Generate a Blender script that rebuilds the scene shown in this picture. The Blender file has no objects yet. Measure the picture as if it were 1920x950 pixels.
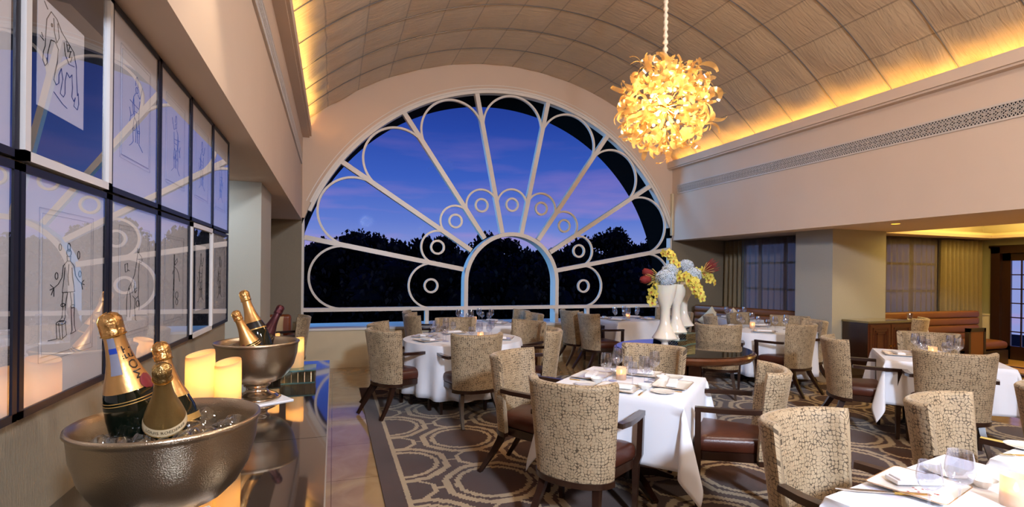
import bpy, math, random
from mathutils import Vector, Matrix, Euler, noise
R=math.radians; PI=math.pi
rnd=random.Random(7)
sc=bpy.context.scene
col=sc.collection

# ------------------------------------------------------------ materials
def lin(c):
    return tuple(((v/255.)/12.92 if v/255.<=.04045 else ((v/255.+.055)/1.055)**2.4) for v in c)+(1.,)
def newmat(name):
    m=bpy.data.materials.new(name); m.use_nodes=True
    nt=m.node_tree; nt.nodes.clear()
    out=nt.nodes.new('ShaderNodeOutputMaterial')
    return m,nt,out
def N(nt,t,**k):
    n=nt.nodes.new(t)
    for a,b in k.items(): setattr(n,a,b)
    return n
def L(nt,a,b): nt.links.new(a,b)
def setin(nt,sock,v):
    if isinstance(v,bpy.types.NodeSocket): nt.links.new(v,sock)
    else: sock.default_value=v
def M2(nt,op,a,b=0.,c=None):
    n=N(nt,'ShaderNodeMath',operation=op); setin(nt,n.inputs[0],a); setin(nt,n.inputs[1],b)
    if c is not None: setin(nt,n.inputs[2],c)
    return n.outputs[0]
def mixc(nt,f,a,b):
    n=N(nt,'ShaderNodeMix',data_type='RGBA'); setin(nt,n.inputs[0],f); setin(nt,n.inputs[6],a); setin(nt,n.inputs[7],b)
    return n.outputs[2]
def pbr(name,c,rough=.5,metal=0.,bump=0.,bscale=50.,var=0.,vscale=5.,coat=0.,spec=.5,sheen=0.,emit=None,es=0.,stretch=None,sss=0.):
    m,nt,out=newmat(name)
    p=N(nt,'ShaderNodeBsdfPrincipled'); L(nt,p.outputs[0],out.inputs[0])
    p.inputs['Roughness'].default_value=rough; p.inputs['Metallic'].default_value=metal
    p.inputs['Coat Weight'].default_value=coat; p.inputs['Coat Roughness'].default_value=.05
    p.inputs['Specular IOR Level'].default_value=spec; p.inputs['Sheen Weight'].default_value=sheen
    cc=lin(c); p.inputs['Base Color'].default_value=cc
    tc=N(nt,'ShaderNodeTexCoord'); v=tc.outputs['Object']
    if stretch:
        mp=N(nt,'ShaderNodeMapping'); mp.inputs['Scale'].default_value=stretch; L(nt,v,mp.inputs[0]); v=mp.outputs[0]
    nz=N(nt,'ShaderNodeTexNoise'); nz.inputs['Scale'].default_value=vscale; nz.inputs['Detail'].default_value=4; L(nt,v,nz.inputs['Vector'])
    if var:
        d=tuple(x*(1-var) for x in cc[:3])+(1.,); u=tuple(min(1,x*(1+var)) for x in cc[:3])+(1.,)
        L(nt,mixc(nt,nz.outputs[0],d,u),p.inputs['Base Color'])
    if bump:
        n2=N(nt,'ShaderNodeTexNoise'); n2.inputs['Scale'].default_value=bscale; n2.inputs['Detail'].default_value=3; L(nt,v,n2.inputs['Vector'])
        b=N(nt,'ShaderNodeBump'); b.inputs['Strength'].default_value=bump; b.inputs['Distance'].default_value=.01
        L(nt,n2.outputs[0],b.inputs['Height']); L(nt,b.outputs[0],p.inputs['Normal'])
    if emit: p.inputs['Emission Color'].default_value=lin(emit); p.inputs['Emission Strength'].default_value=es
    if sss: p.inputs['Subsurface Weight'].default_value=sss; p.inputs['Subsurface Radius'].default_value=(.06,.03,.015); p.inputs['Subsurface Scale'].default_value=.5
    return m
def glassy(name,tint=(255,255,255),refl=.06,fres=1.5,rough=.0):
    m,nt,out=newmat(name)
    tr=N(nt,'ShaderNodeBsdfTransparent'); tr.inputs[0].default_value=lin(tint)
    gl=N(nt,'ShaderNodeBsdfGlossy'); gl.inputs['Roughness'].default_value=rough; gl.inputs[0].default_value=(1,1,1,1)
    fr=N(nt,'ShaderNodeFresnel'); g=N(nt,'ShaderNodeNewGeometry'); L(nt,M2(nt,'ADD',M2(nt,'MULTIPLY',g.outputs['Backfacing'],1/fres-fres),fres),fr.inputs[0])
    f=M2(nt,'ADD',fr.outputs[0],refl); f=M2(nt,'MINIMUM',f,1.)
    mx=N(nt,'ShaderNodeMixShader'); L(nt,f,mx.inputs[0]); L(nt,tr.outputs[0],mx.inputs[1]); L(nt,gl.outputs[0],mx.inputs[2]); L(nt,mx.outputs[0],out.inputs[0])
    return m
def emis(name,c,s):
    m,nt,out=newmat(name); e=N(nt,'ShaderNodeEmission'); e.inputs[0].default_value=lin(c); e.inputs[1].default_value=s; L(nt,e.outputs[0],out.inputs[0]); return m

MT={}
MT['wall']=pbr('wall_plaster',(214,190,168),.75,bump=.05,bscale=30,var=.04,vscale=2)
MT['wallpaper']=pbr('grey_fabric_wall',(136,125,106),.7,bump=.25,bscale=120,var=.10,vscale=90,stretch=(3,3,.35))
MT['column']=pbr('column_fabric',(172,166,150),.6,bump=.3,bscale=260,var=.12,vscale=220)
MT['white']=pbr('white_painted_wood',(226,218,208),.32)
MT['darkwood']=pbr('dark_walnut',(44,24,16),.28,var=.35,vscale=9,stretch=(6,6,1),coat=.4)
MT['cabwood']=pbr('reddish_cabinet_wood',(82,42,22),.3,var=.4,vscale=10,stretch=(1,1,8),coat=.3)
MT['roundwood']=pbr('polished_mahogany',(92,50,28),.22,var=.3,vscale=14,coat=.6)
MT['leather']=pbr('brown_leather',(74,36,24),.33,bump=.12,bscale=140,var=.18,vscale=5)
MT['orange_leather']=pbr('tan_leather',(116,70,34),.42,bump=.08,bscale=120,var=.08)
MT['cloth']=pbr('white_tablecloth',(236,238,246),.8,bump=.35,bscale=5,sheen=.1)
MT['china']=pbr('white_china',(240,238,232),.12,coat=.5)
MT['china_rim']=pbr('gold_rim',(196,150,100),.25,metal=.6)
MT['napkin']=pbr('napkin_linen',(236,236,240),.85,bump=.1,bscale=90)
MT['steel']=pbr('cutlery_steel',(205,200,190),.18,metal=1.)
MT['brass']=pbr('brass',(214,170,90),.25,metal=1.)
MT['glass']=glassy('clear_glass',(246,248,254),.09,1.5)
MT['vaseglass']=pbr('milky_vase_glass',(226,220,208),.08,coat=.8,sss=.3)
MT['pane']=glassy('window_pane',(246,250,255),.0,1.04)
MT['artglass']=glassy('picture_glass',(240,242,248),.14,1.7)
MT['frame_dark']=pbr('dark_blue_frame',(22,22,34),.4,spec=.25)
MT['frame_white']=pbr('silver_white_frame',(206,202,200),.3)
MT['paper']=pbr('drawing_paper',(226,222,220),.85)
MT['mat_blue']=pbr('dark_picture_mat',(16,26,44),.8)
MT['ink']=pbr('black_ink',(14,14,18),.7)
MT['ink_blue']=pbr('blue_ink',(30,70,130),.7)
MT['granite']=pbr('black_mirror_top',(40,34,32),.035,var=.3,vscale=60,coat=1.,spec=.9)
MT['black']=pbr('arch_shade_black',(5,5,6),.9,spec=.1)  # shade of the unlit outer arch put into the colour
MT['grille']=pbr('grille_metal',(204,190,178),.5)
MT['grille_dark']=pbr('duct_dark',(20,18,20),.9)
MT['gold_foil']=pbr('gold_foil',(206,160,100),.3,metal=1.,bump=.5,bscale=90)
MT['gold_smooth']=pbr('gold_neck_foil',(200,152,94),.36,metal=.9,bump=.10,bscale=45)
MT['gold_smooth2']=pbr('pale_gold_neck_foil',(180,148,92),.38,metal=.9,bump=.12,bscale=45)
MT['wine_smooth']=pbr('burgundy_neck_foil',(62,26,32),.35,metal=.6,bump=.15,bscale=45)
MT['gold_foil2']=pbr('pale_gold_foil',(190,160,106),.3,metal=1.,bump=.5,bscale=90)
MT['wine_foil']=pbr('burgundy_foil',(70,28,34),.3,metal=.7,bump=.8,bscale=80)
MT['bottle']=pbr('dark_green_bottle',(6,14,8),.06,spec=.55)
MT['bottle_brown']=pbr('dark_brown_bottle',(30,14,10),.06,coat=1.,spec=.8)
MT['lab_black']=pbr('label_black',(18,14,14),.3)
MT['lab_gold']=pbr('label_gold',(196,152,84),.3,metal=.5)
MT['lab_cream']=pbr('label_cream',(214,190,150),.45)
MT['lab_pink']=pbr('label_pink',(216,180,160),.5)
MT['lab_red']=pbr('label_red',(110,18,30),.4)
MT['lab_blue']=pbr('label_blue',(20,56,150),.4)
MT['lab_paper']=pbr('label_paper_strip',(120,120,136),.5)
MT['candle']=pbr('votive_wax',(244,214,160),.45)
MT['pinkish']=pbr('cream_panel',(214,196,160),.5,var=.06)
MT['curtain']=pbr('bronze_curtain',(120,104,72),.55,var=.1,vscale=30,sheen=.3)
MT['stepwood']=pbr('light_wood_step',(196,150,84),.25,var=.2,vscale=6,stretch=(1,8,8))
MT['cushion']=pbr('cream_cushion',(208,178,136),.8,bump=.2,bscale=90)
MT['cushion_white']=pbr('ivory_cushion',(226,206,170),.8,bump=.2,bscale=90)
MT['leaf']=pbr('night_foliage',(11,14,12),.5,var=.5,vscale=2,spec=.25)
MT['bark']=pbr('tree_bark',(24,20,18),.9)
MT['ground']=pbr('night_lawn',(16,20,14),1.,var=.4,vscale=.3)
MT['hyd']=pbr('hydrangea_petal',(196,210,228),.7,var=.18,vscale=60,sss=.1)
MT['orchid']=pbr('orchid_petal',(206,192,84),.55,var=.12,vscale=50,sss=.1)
MT['orchid_lip']=pbr('orchid_lip',(168,104,50),.5)
MT['stem']=pbr('green_stem',(70,104,44),.5)
MT['red_flower']=pbr('red_flower',(110,14,18),.7,bump=.6,bscale=200)
MT['bract']=pbr('pale_bract',(196,170,96),.6)
MT['bulb']=emis('lamp_bulb',(255,206,140),30.)
MT['flame']=emis('candle_flame',(255,190,100),40.)
MT['led']=emis('cove_led',(255,170,50),6.)
MT['cord']=pbr('ceiling_cord',(128,128,132),.3,metal=.6)
MT['chaincloth']=pbr('gathered_cord_cover',(224,206,180),.7)
MT['lamp_trim']=pbr('downlight_trim',(224,214,196),.4)
MT['yellowwall']=pbr('tray_paint',(236,222,176),.7)
MT['water']=glassy('ice',(244,247,250),.10,1.5,.03)
MT['red_dot']=pbr('red_petal_print',(160,50,40),.6)

def mk_fabric():
    m,nt,out=newmat('crackle_chenille')
    p=N(nt,'ShaderNodeBsdfPrincipled'); L(nt,p.outputs[0],out.inputs[0])
    p.inputs['Roughness'].default_value=.62; p.inputs['Sheen Weight'].default_value=.55; p.inputs['Sheen Roughness'].default_value=.4
    p.inputs['Sheen Tint'].default_value=lin((235,215,190))
    uv=N(nt,'ShaderNodeUVMap'); oi=N(nt,'ShaderNodeObjectInfo')
    off=N(nt,'ShaderNodeVectorMath',operation='ADD'); L(nt,uv.outputs[0],off.inputs[0])
    cb=N(nt,'ShaderNodeCombineXYZ'); r=M2(nt,'MULTIPLY',oi.outputs['Random'],7.); L(nt,r,cb.inputs[0]); L(nt,r,cb.inputs[1]); L(nt,cb.outputs[0],off.inputs[1])
    sp=N(nt,'ShaderNodeVectorMath',operation='MULTIPLY'); L(nt,off.outputs[0],sp.inputs[0]); sp.inputs[1].default_value=(1.,1.15,1.)
    def vor(feat,rnd_=.85):
        v=N(nt,'ShaderNodeTexVoronoi',voronoi_dimensions='2D',feature=feat,distance='CHEBYCHEV'); v.inputs['Scale'].default_value=46; v.inputs['Randomness'].default_value=.8
        L(nt,sp.outputs[0],v.inputs['Vector']); return v
    a=vor('F1'); b=vor('F2')
    d=M2(nt,'SUBTRACT',b.outputs['Distance'],a.outputs['Distance'])
    nz=N(nt,'ShaderNodeTexNoise'); nz.inputs['Scale'].default_value=26; L(nt,off.outputs[0],nz.inputs['Vector'])
    th=M2(nt,'MULTIPLY',M2(nt,'SUBTRACT',nz.outputs[0],.33),.62); th=M2(nt,'MAXIMUM',th,.02)
    crack=M2(nt,'LESS_THAN',d,th)
    nz2=N(nt,'ShaderNodeTexNoise'); nz2.inputs['Scale'].default_value=6; nz2.inputs['Detail'].default_value=3; L(nt,off.outputs[0],nz2.inputs['Vector'])
    base=mixc(nt,nz2.outputs[0],lin((146,124,92)),lin((194,172,140)))
    L(nt,mixc(nt,M2(nt,'MULTIPLY',crack,.85),base,lin((52,38,24))),p.inputs['Base Color'])
    bp=N(nt,'ShaderNodeBump'); bp.inputs['Strength'].default_value=.6; bp.inputs['Distance'].default_value=.004; L(nt,M2(nt,'MINIMUM',d,.25),bp.inputs['Height']); L(nt,bp.outputs[0],p.inputs['Normal'])
    return m
MT['fabric']=mk_fabric()

def mk_carpet():
    m,nt,out=newmat('patterned_carpet')
    p=N(nt,'ShaderNodeBsdfPrincipled'); L(nt,p.outputs[0],out.inputs[0]); p.inputs['Roughness'].default_value=.95; p.inputs['Specular IOR Level'].default_value=.1; p.inputs['Sheen Weight'].default_value=.2
    g=N(nt,'ShaderNodeNewGeometry'); nz=N(nt,'ShaderNodeTexNoise'); nz.inputs['Scale'].default_value=60; L(nt,g.outputs['Position'],nz.inputs['Vector'])
    s=N(nt,'ShaderNodeSeparateXYZ'); L(nt,g.outputs['Position'],s.inputs[0])
    # woven steps: snap the coordinates to a small grid
    def snap(x): return M2(nt,'MULTIPLY',M2(nt,'ROUND',M2(nt,'MULTIPLY',x,55.)),1/55.)
    j=M2(nt,'MULTIPLY',M2(nt,'SUBTRACT',nz.outputs[0],.5),.02)
    X=snap(M2(nt,'ADD',s.outputs[0],j)); Y=snap(M2(nt,'ADD',s.outputs[1],j))
    PX,PY=1.2,1.04
    def wrap(c,o,per):
        t=M2(nt,'MULTIPLY',M2(nt,'SUBTRACT',c,o),1/per); f=M2(nt,'SUBTRACT',t,M2(nt,'ROUND',t)); return M2(nt,'ABSOLUTE',M2(nt,'MULTIPLY',f,per))
    xa,xb=wrap(X,.54,PX),wrap(X,1.14,PX); ya,yb=wrap(Y,4.15,PY),wrap(Y,4.67,PY)
    def oct_(x,y,w=.7071):
        a=M2(nt,'MAXIMUM',x,y); b=M2(nt,'MULTIPLY',M2(nt,'ADD',x,y),w); return M2(nt,'MAXIMUM',a,b)
    def circ(x,y): return M2(nt,'SQRT',M2(nt,'ADD',M2(nt,'MULTIPLY',x,x),M2(nt,'MULTIPLY',y,y)))
    def blend(x,y): return M2(nt,'ADD',M2(nt,'MULTIPLY',oct_(x,y),.55),M2(nt,'MULTIPLY',circ(x,y),.45))
    dr=M2(nt,'MINIMUM',blend(xa,ya),blend(xb,yb)); di=M2(nt,'MINIMUM',circ(xa,ya),circ(xb,yb))
    ds=M2(nt,'MINIMUM',oct_(xa,yb),oct_(xb,ya))
    def band(d,c,w): return M2(nt,'LESS_THAN',M2(nt,'ABSOLUTE',M2(nt,'SUBTRACT',d,c)),w)
    pat=M2(nt,'MAXIMUM',band(dr,.342,.027),band(di,.268,.02)); pat=M2(nt,'MAXIMUM',pat,band(ds,.155,.015))
    def both(a,b): return M2(nt,'MULTIPLY',a,b)
    gap=M2(nt,'MULTIPLY',M2(nt,'GREATER_THAN',dr,.35),M2(nt,'GREATER_THAN',ds,.15))
    bars=M2(nt,'MAXIMUM',M2(nt,'MAXIMUM',M2(nt,'LESS_THAN',xa,.013),M2(nt,'LESS_THAN',xb,.013)),M2(nt,'MAXIMUM',M2(nt,'LESS_THAN',ya,.013),M2(nt,'LESS_THAN',yb,.013)))
    # diagonal ties between neighbouring rings
    u=M2(nt,'ADD',M2(nt,'MULTIPLY',X,.655),M2(nt,'MULTIPLY',Y,.755))
    pat=M2(nt,'MAXIMUM',pat,both(gap,bars))
    inside=M2(nt,'GREATER_THAN',s.outputs[0],.50)
    line=band(X,.50,.018)
    pat=M2(nt,'MAXIMUM',both(pat,inside),line)
    n3=N(nt,'ShaderNodeTexNoise'); n3.inputs['Scale'].default_value=2.2; n3.inputs['Detail'].default_value=5; L(nt,g.outputs['Position'],n3.inputs['Vector'])
    dark=mixc(nt,n3.outputs[0],lin((46,24,13)),lin((84,49,30)))
    lite=mixc(nt,n3.outputs[0],lin((150,128,98)),lin((190,168,134)))
    L(nt,mixc(nt,pat,dark,lite),p.inputs['Base Color'])
    b=N(nt,'ShaderNodeBump'); b.inputs['Strength'].default_value=.4; b.inputs['Distance'].default_value=.006
    n4=N(nt,'ShaderNodeTexNoise'); n4.inputs['Scale'].default_value=260; L(nt,g.outputs['Position'],n4.inputs['Vector']); L(nt,n4.outputs[0],b.inputs['Height']); L(nt,b.outputs[0],p.inputs['Normal'])
    return m
MT['carpet']=mk_carpet()

def mk_marble():
    m,nt,out=newmat('beige_marble_floor')
    p=N(nt,'ShaderNodeBsdfPrincipled'); L(nt,p.outputs[0],out.inputs[0]); p.inputs['Roughness'].default_value=.10; p.inputs['Coat Weight'].default_value=.4; p.inputs['Coat Roughness'].default_value=.04
    g=N(nt,'ShaderNodeNewGeometry')
    a=N(nt,'ShaderNodeTexNoise'); a.inputs['Scale'].default_value=3; a.inputs['Detail'].default_value=8; a.inputs['Distortion'].default_value=1.5; L(nt,g.outputs['Position'],a.inputs['Vector'])
    c=mixc(nt,a.outputs[0],lin((150,112,72)),lin((204,172,128)))
    br=N(nt,'ShaderNodeTexBrick'); br.offset=0.; br.inputs['Scale'].default_value=1.; br.inputs['Mortar Size'].default_value=.004; br.inputs['Brick Width'].default_value=.8; br.inputs['Row Height'].default_value=.8
    br.inputs['Color1'].default_value=(1,1,1,1); br.inputs['Color2'].default_value=(.9,.9,.9,1); br.inputs['Mortar'].default_value=(.55,.5,.45,1)
    L(nt,g.outputs['Position'],br.inputs['Vector'])
    mx=N(nt,'ShaderNodeMix',data_type='RGBA',blend_type='MULTIPLY'); mx.inputs[0].default_value=1; L(nt,c,mx.inputs[6]); L(nt,br.outputs[0],mx.inputs[7])
    L(nt,mx.outputs[2],p.inputs['Base Color'])
    return m
MT['marble']=mk_marble()

def mk_ceiling():
    m,nt,out=newmat('quilted_ceiling_fabric')
    p=N(nt,'ShaderNodeBsdfPrincipled'); L(nt,p.outputs[0],out.inputs[0]); p.inputs['Roughness'].default_value=.6; p.inputs['Sheen Weight'].default_value=.4
    g=N(nt,'ShaderNodeTexCoord')
    a=N(nt,'ShaderNodeTexNoise'); a.inputs['Scale'].default_value=3; a.inputs['Detail'].default_value=3; L(nt,g.outputs['Object'],a.inputs['Vector'])
    s_=N(nt,'ShaderNodeSeparateXYZ'); L(nt,g.outputs['Object'],s_.inputs[0])
    an=M2(nt,'ARCTAN2',M2(nt,'SUBTRACT',s_.outputs[0],3.03),M2(nt,'SUBTRACT',s_.outputs[2],.24))
    per_=2*math.asin(3.56/5.06)/14; fr_=M2(nt,'ABSOLUTE',M2(nt,'SUBTRACT',M2(nt,'FRACT',M2(nt,'ADD',M2(nt,'DIVIDE',an,per_),.5)),.5))
    seam=M2(nt,'LESS_THAN',fr_,.017)
    base_=mixc(nt,a.outputs[0],lin((178,152,118)),lin((202,176,140)))
    L(nt,mixc(nt,M2(nt,'MULTIPLY',seam,.55),base_,lin((100,80,58))),p.inputs['Base Color'])
    mp=N(nt,'ShaderNodeMapping'); mp.inputs['Scale'].default_value=(2,14,2); L(nt,g.outputs['Object'],mp.inputs[0])
    b=N(nt,'ShaderNodeTexNoise'); b.inputs['Scale'].default_value=1.6; b.inputs['Detail'].default_value=4; b.inputs['Distortion'].default_value=.8; L(nt,mp.outputs[0],b.inputs['Vector'])
    w=N(nt,'ShaderNodeTexNoise'); w.inputs['Scale'].default_value=120; L(nt,g.outputs['Object'],w.inputs['Vector'])
    h=M2(nt,'ADD',b.outputs[0],M2(nt,'MULTIPLY',w.outputs[0],.12))
    bp=N(nt,'ShaderNodeBump'); bp.inputs['Strength'].default_value=.55; bp.inputs['Distance'].default_value=.03; L(nt,h,bp.inputs['Height']); L(nt,bp.outputs[0],p.inputs['Normal'])
    return m
MT['quilt']=mk_ceiling()

def mk_silver():
    m,nt,out=newmat('condensation_silver')
    p=N(nt,'ShaderNodeBsdfPrincipled'); L(nt,p.outputs[0],out.inputs[0]); p.inputs['Metallic'].default_value=1.; p.inputs['Base Color'].default_value=lin((184,167,144))
    g=N(nt,'ShaderNodeTexCoord')
    v=N(nt,'ShaderNodeTexVoronoi'); v.inputs['Scale'].default_value=420; L(nt,g.outputs['Object'],v.inputs['Vector'])
    n=N(nt,'ShaderNodeTexNoise'); n.inputs['Scale'].default_value=16; n.inputs['Detail'].default_value=3; L(nt,g.outputs['Object'],n.inputs['Vector'])
    rr=M2(nt,'ADD',M2(nt,'MULTIPLY',n.outputs[0],.12),.24); L(nt,rr,p.inputs['Roughness'])
    bp=N(nt,'ShaderNodeBump'); bp.inputs['Strength'].default_value=.5; bp.inputs['Distance'].default_value=.0006; bp.invert=True; L(nt,v.outputs['Distance'],bp.inputs['Height']); L(nt,bp.outputs[0],p.inputs['Normal'])
    return m
MT['silver']=mk_silver()
MT['silver_clean']=pbr('polished_silver',(206,196,182),.14,metal=1.)

def mk_ribbon():
    m,nt,out=newmat('amber_glass_ribbon')
    tl=N(nt,'ShaderNodeBsdfTranslucent'); tl.inputs[0].default_value=lin((250,206,128))
    df=N(nt,'ShaderNodeBsdfDiffuse'); df.inputs[0].default_value=lin((222,184,116))
    gl=N(nt,'ShaderNodeBsdfGlossy'); gl.inputs['Roughness'].default_value=.12
    tr=N(nt,'ShaderNodeBsdfTransparent'); tr.inputs[0].default_value=lin((255,236,196))
    a=N(nt,'ShaderNodeMixShader'); a.inputs[0].default_value=.35; L(nt,tl.outputs[0],a.inputs[1]); L(nt,df.outputs[0],a.inputs[2])
    b=N(nt,'ShaderNodeMixShader'); b.inputs[0].default_value=.42; L(nt,a.outputs[0],b.inputs[1]); L(nt,tr.outputs[0],b.inputs[2])
    c=N(nt,'ShaderNodeMixShader'); c.inputs[0].default_value=.12; L(nt,b.outputs[0],c.inputs[1]); L(nt,gl.outputs[0],c.inputs[2]); L(nt,c.outputs[0],out.inputs[0])
    return m
MT['ribbon']=mk_ribbon()
def mk_sheer(name,c,t):
    m,nt,out=newmat(name)
    tl=N(nt,'ShaderNodeBsdfTranslucent'); tl.inputs[0].default_value=lin(c)
    df=N(nt,'ShaderNodeBsdfDiffuse'); df.inputs[0].default_value=lin(c)
    tr=N(nt,'ShaderNodeBsdfTransparent')
    a=N(nt,'ShaderNodeMixShader'); a.inputs[0].default_value=.5; L(nt,tl.outputs[0],a.inputs[1]); L(nt,df.outputs[0],a.inputs[2])
    b=N(nt,'ShaderNodeMixShader'); b.inputs[0].default_value=t; L(nt,a.outputs[0],b.inputs[1]); L(nt,tr.outputs[0],b.inputs[2]); L(nt,b.outputs[0],out.inputs[0])
    return m
MT['sheer']=mk_sheer('sheer_curtain',(150,138,136),.27)
MT['wax_shell']=mk_sheer('glowing_wax',(246,216,160),.0)
MT['frosted']=mk_sheer('frosted_votive_glass',(250,232,214),.35)
def mk_boxglass():
    m,nt,out=newmat('faceted_mirror_glass')
    p=N(nt,'ShaderNodeBsdfPrincipled'); L(nt,p.outputs[0],out.inputs[0]); p.inputs['Metallic'].default_value=1.; p.inputs['Roughness'].default_value=.08
    g=N(nt,'ShaderNodeTexCoord')
    c=N(nt,'ShaderNodeTexChecker'); c.inputs['Scale'].default_value=70; L(nt,g.outputs['Object'],c.inputs[0])
    L(nt,mixc(nt,c.outputs[1],lin((60,78,70)),lin((226,232,226))),p.inputs['Base Color'])
    v=N(nt,'ShaderNodeTexVoronoi',distance='CHEBYCHEV'); v.inputs['Scale'].default_value=60; v.inputs['Randomness'].default_value=.1; L(nt,g.outputs['Object'],v.inputs['Vector'])
    bp=N(nt,'ShaderNodeBump'); bp.inputs['Strength'].default_value=.8; bp.inputs['Distance'].default_value=.01; L(nt,v.outputs[0],bp.inputs['Height']); L(nt,bp.outputs[0],p.inputs['Normal'])
    return m
MT['mosaic']=mk_boxglass()

# ------------------------------------------------------------ mesh building
class MB:
    def __init__(s): s.v=[]; s.f=[]; s.uv={}
    def add(s,vs,fs,mat=None):
        o=len(s.v)
        s.v+= [tuple(mat@Vector(p)) for p in vs] if mat is not None else [tuple(p) for p in vs]
        s.f+=[tuple(i+o for i in f) for f in fs]; return s
    def box(s,c,d,rot=None,taper=1.):
        x,y,z=[q/2 for q in d]
        vs=[(-x*taper,-y*taper,-z),(x*taper,-y*taper,-z),(x*taper,y*taper,-z),(-x*taper,y*taper,-z),(-x,-y,z),(x,-y,z),(x,y,z),(-x,y,z)]
        m=Matrix.Translation(c)
        if rot: m=m@Euler(rot).to_matrix().to_4x4()
        return s.add(vs,[(0,3,2,1),(4,5,6,7),(0,1,5,4),(1,2,6,5),(2,3,7,6),(3,0,4,7)],m)
    def bx(s,a,b): return s.box([(a[i]+b[i])/2 for i in range(3)],[abs(b[i]-a[i]) for i in range(3)])
    def loft(s,loops,closed=True,capa=True,capb=True,mat=None):
        n=len(loops[0]); vs=[p for l in loops for p in l]; fs=[]
        for i in range(len(loops)-1):
            for j in range(n if closed else n-1):
                k=(j+1)%n; fs.append((i*n+j,i*n+k,(i+1)*n+k,(i+1)*n+j))
        if capa and closed: fs.append(tuple(range(n-1,-1,-1)))
        if capb and closed: fs.append(tuple((len(loops)-1)*n+j for j in range(n)))
        return s.add(vs,fs,mat)
    def lathe(s,prof,seg=24,mat=None):
        loops=[[(r*math.cos(2*PI*j/seg),r*math.sin(2*PI*j/seg),z) for j in range(seg)] for r,z in prof]
        return s.loft(loops,True,prof[0][0]>1e-5 and False,prof[-1][0]>1e-5 and False,mat)
    def sweep(s,path,secs,up=Vector((0,0,1)),closed=False,mat=None):
        """secs: list of 2D section point lists (one per path point, or one)"""
        P=[Vector(p) for p in path]; n=len(P); loops=[]
        for i,p in enumerate(P):
            a=P[(i-1)%n] if (closed or i>0) else P[i]; b=P[(i+1)%n] if (closed or i<n-1) else P[i]
            t=(b-a); t=t.normalized() if t.length>1e-9 else Vector((0,0,1))
            u=up if abs(t.dot(up))<.98 else Vector((1,0,0))
            x=t.cross(u).normalized(); y=x.cross(t).normalized()
            sec=secs[i] if isinstance(secs[0][0],(list,tuple)) else secs
            loops.append([tuple(p+x*q[0]+y*q[1]) for q in sec])
        if closed: loops.append(loops[0])
        return s.loft(loops,True,not closed,not closed,mat)
    def tube(s,path,r,seg=8,closed=False,mat=None):
        rr=r if isinstance(r,(list,tuple)) else [r]*len(path)
        secs=[[(q*math.cos(2*PI*j/seg),q*math.sin(2*PI*j/seg)) for j in range(seg)] for q in rr]
        return s.sweep(path,secs,closed=closed,mat=mat)
    def bar(s,path,w,h,mat=None,up=Vector((0,0,1))):
        ww=w if isinstance(w,(list,tuple)) else [w]*len(path); hh=h if isinstance(h,(list,tuple)) else [h]*len(path)
        secs=[[(-a/2,-b/2),(a/2,-b/2),(a/2,b/2),(-a/2,b/2)] for a,b in zip(ww,hh)]
        return s.sweep(path,secs,up=up,mat=mat)
    def band(s,pts,w,y0,y1,closed=False):
        """flat band following a 2D path in the XZ plane, width w, from y0 to y1"""
        n=len(pts); loops=[]
        for i in range(n):
            a=pts[(i-1)%n] if (closed or i>0) else pts[i]; b=pts[(i+1)%n] if (closed or i<n-1) else pts[i]
            tx,tz=b[0]-a[0],b[1]-a[1]; l=math.hypot(tx,tz) or 1; nx,nz=-tz/l*w/2,tx/l*w/2
            x,z=pts[i]; loops.append([(x+nx,y0,z+nz),(x-nx,y0,z-nz),(x-nx,y1,z-nz),(x+nx,y1,z+nz)])
        if closed: loops.append(loops[0])
        return s.loft(loops,True,not closed,not closed)
    def slab(s,outline,layers,mat=None,dome=None):
        """outline: 2D pts; layers: (z, scale or inset) list"""
        loops=[]
        for z,k in layers: loops.append([(x*k,y*k,z) for x,y in outline])
        s.loft(loops,True,True,dome is None,mat)
        return s
    def build(s,name,mat,parent=None,smooth=False,sharp=None,loc=None):
        me=bpy.data.meshes.new(name); me.from_pydata(s.v,[],s.f); me.update()
        if mat: me.materials.append(mat if not isinstance(mat,str) else MT[mat])
        o=bpy.data.objects.new(name,me); col.objects.link(o)
        if smooth:
            for p in me.polygons: p.use_smooth=True
            if sharp is None: sharp=40
            me.set_sharp_from_angle(angle=R(sharp))
        if parent is not None: o.parent=parent
        if loc: o.location=loc
        return o
def fixn(o):
    import bmesh
    bm=bmesh.new(); bm.from_mesh(o.data); bmesh.ops.recalc_face_normals(bm,faces=bm.faces); bm.to_mesh(o.data); bm.free(); return o
def empty(name,loc=(0,0,0),rz=0.):
    o=bpy.data.objects.new(name,None); col.objects.link(o); o.location=loc; o.rotation_euler=(0,0,rz); o.empty_display_size=.1; return o
def tag(o,label=None,cat=None,group=None,kind=None):
    if label: o['label']=label
    if cat: o['category']=cat
    if group: o['group']=group
    if kind: o['kind']=kind
    return o
def struct(o): o['kind']='structure'; return o
def copy_tree(o,parent=None):
    c=o.copy(); col.objects.link(c)
    if parent is not None: c.parent=parent
    for ch in o.children: copy_tree(ch,c)
    return c
def rrect(w,d,r,n=4):
    pts=[]
    for cx,cy,a0 in ((w/2-r,d/2-r,0),(-w/2+r,d/2-r,90),(-w/2+r,-d/2+r,180),(w/2-r,-d/2+r,270)):
        for i in range(n+1):
            a=R(a0+90*i/n); pts.append((cx+r*math.cos(a),cy+r*math.sin(a)))
    return pts
def circ2(r,n=32): return [(r*math.cos(2*PI*i/n),r*math.sin(2*PI*i/n)) for i in range(n)]
def Tr(x,y,z,rz=0,rx=0,ry=0): return Matrix.Translation((x,y,z))@Euler((rx,ry,rz)).to_matrix().to_4x4()
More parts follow.
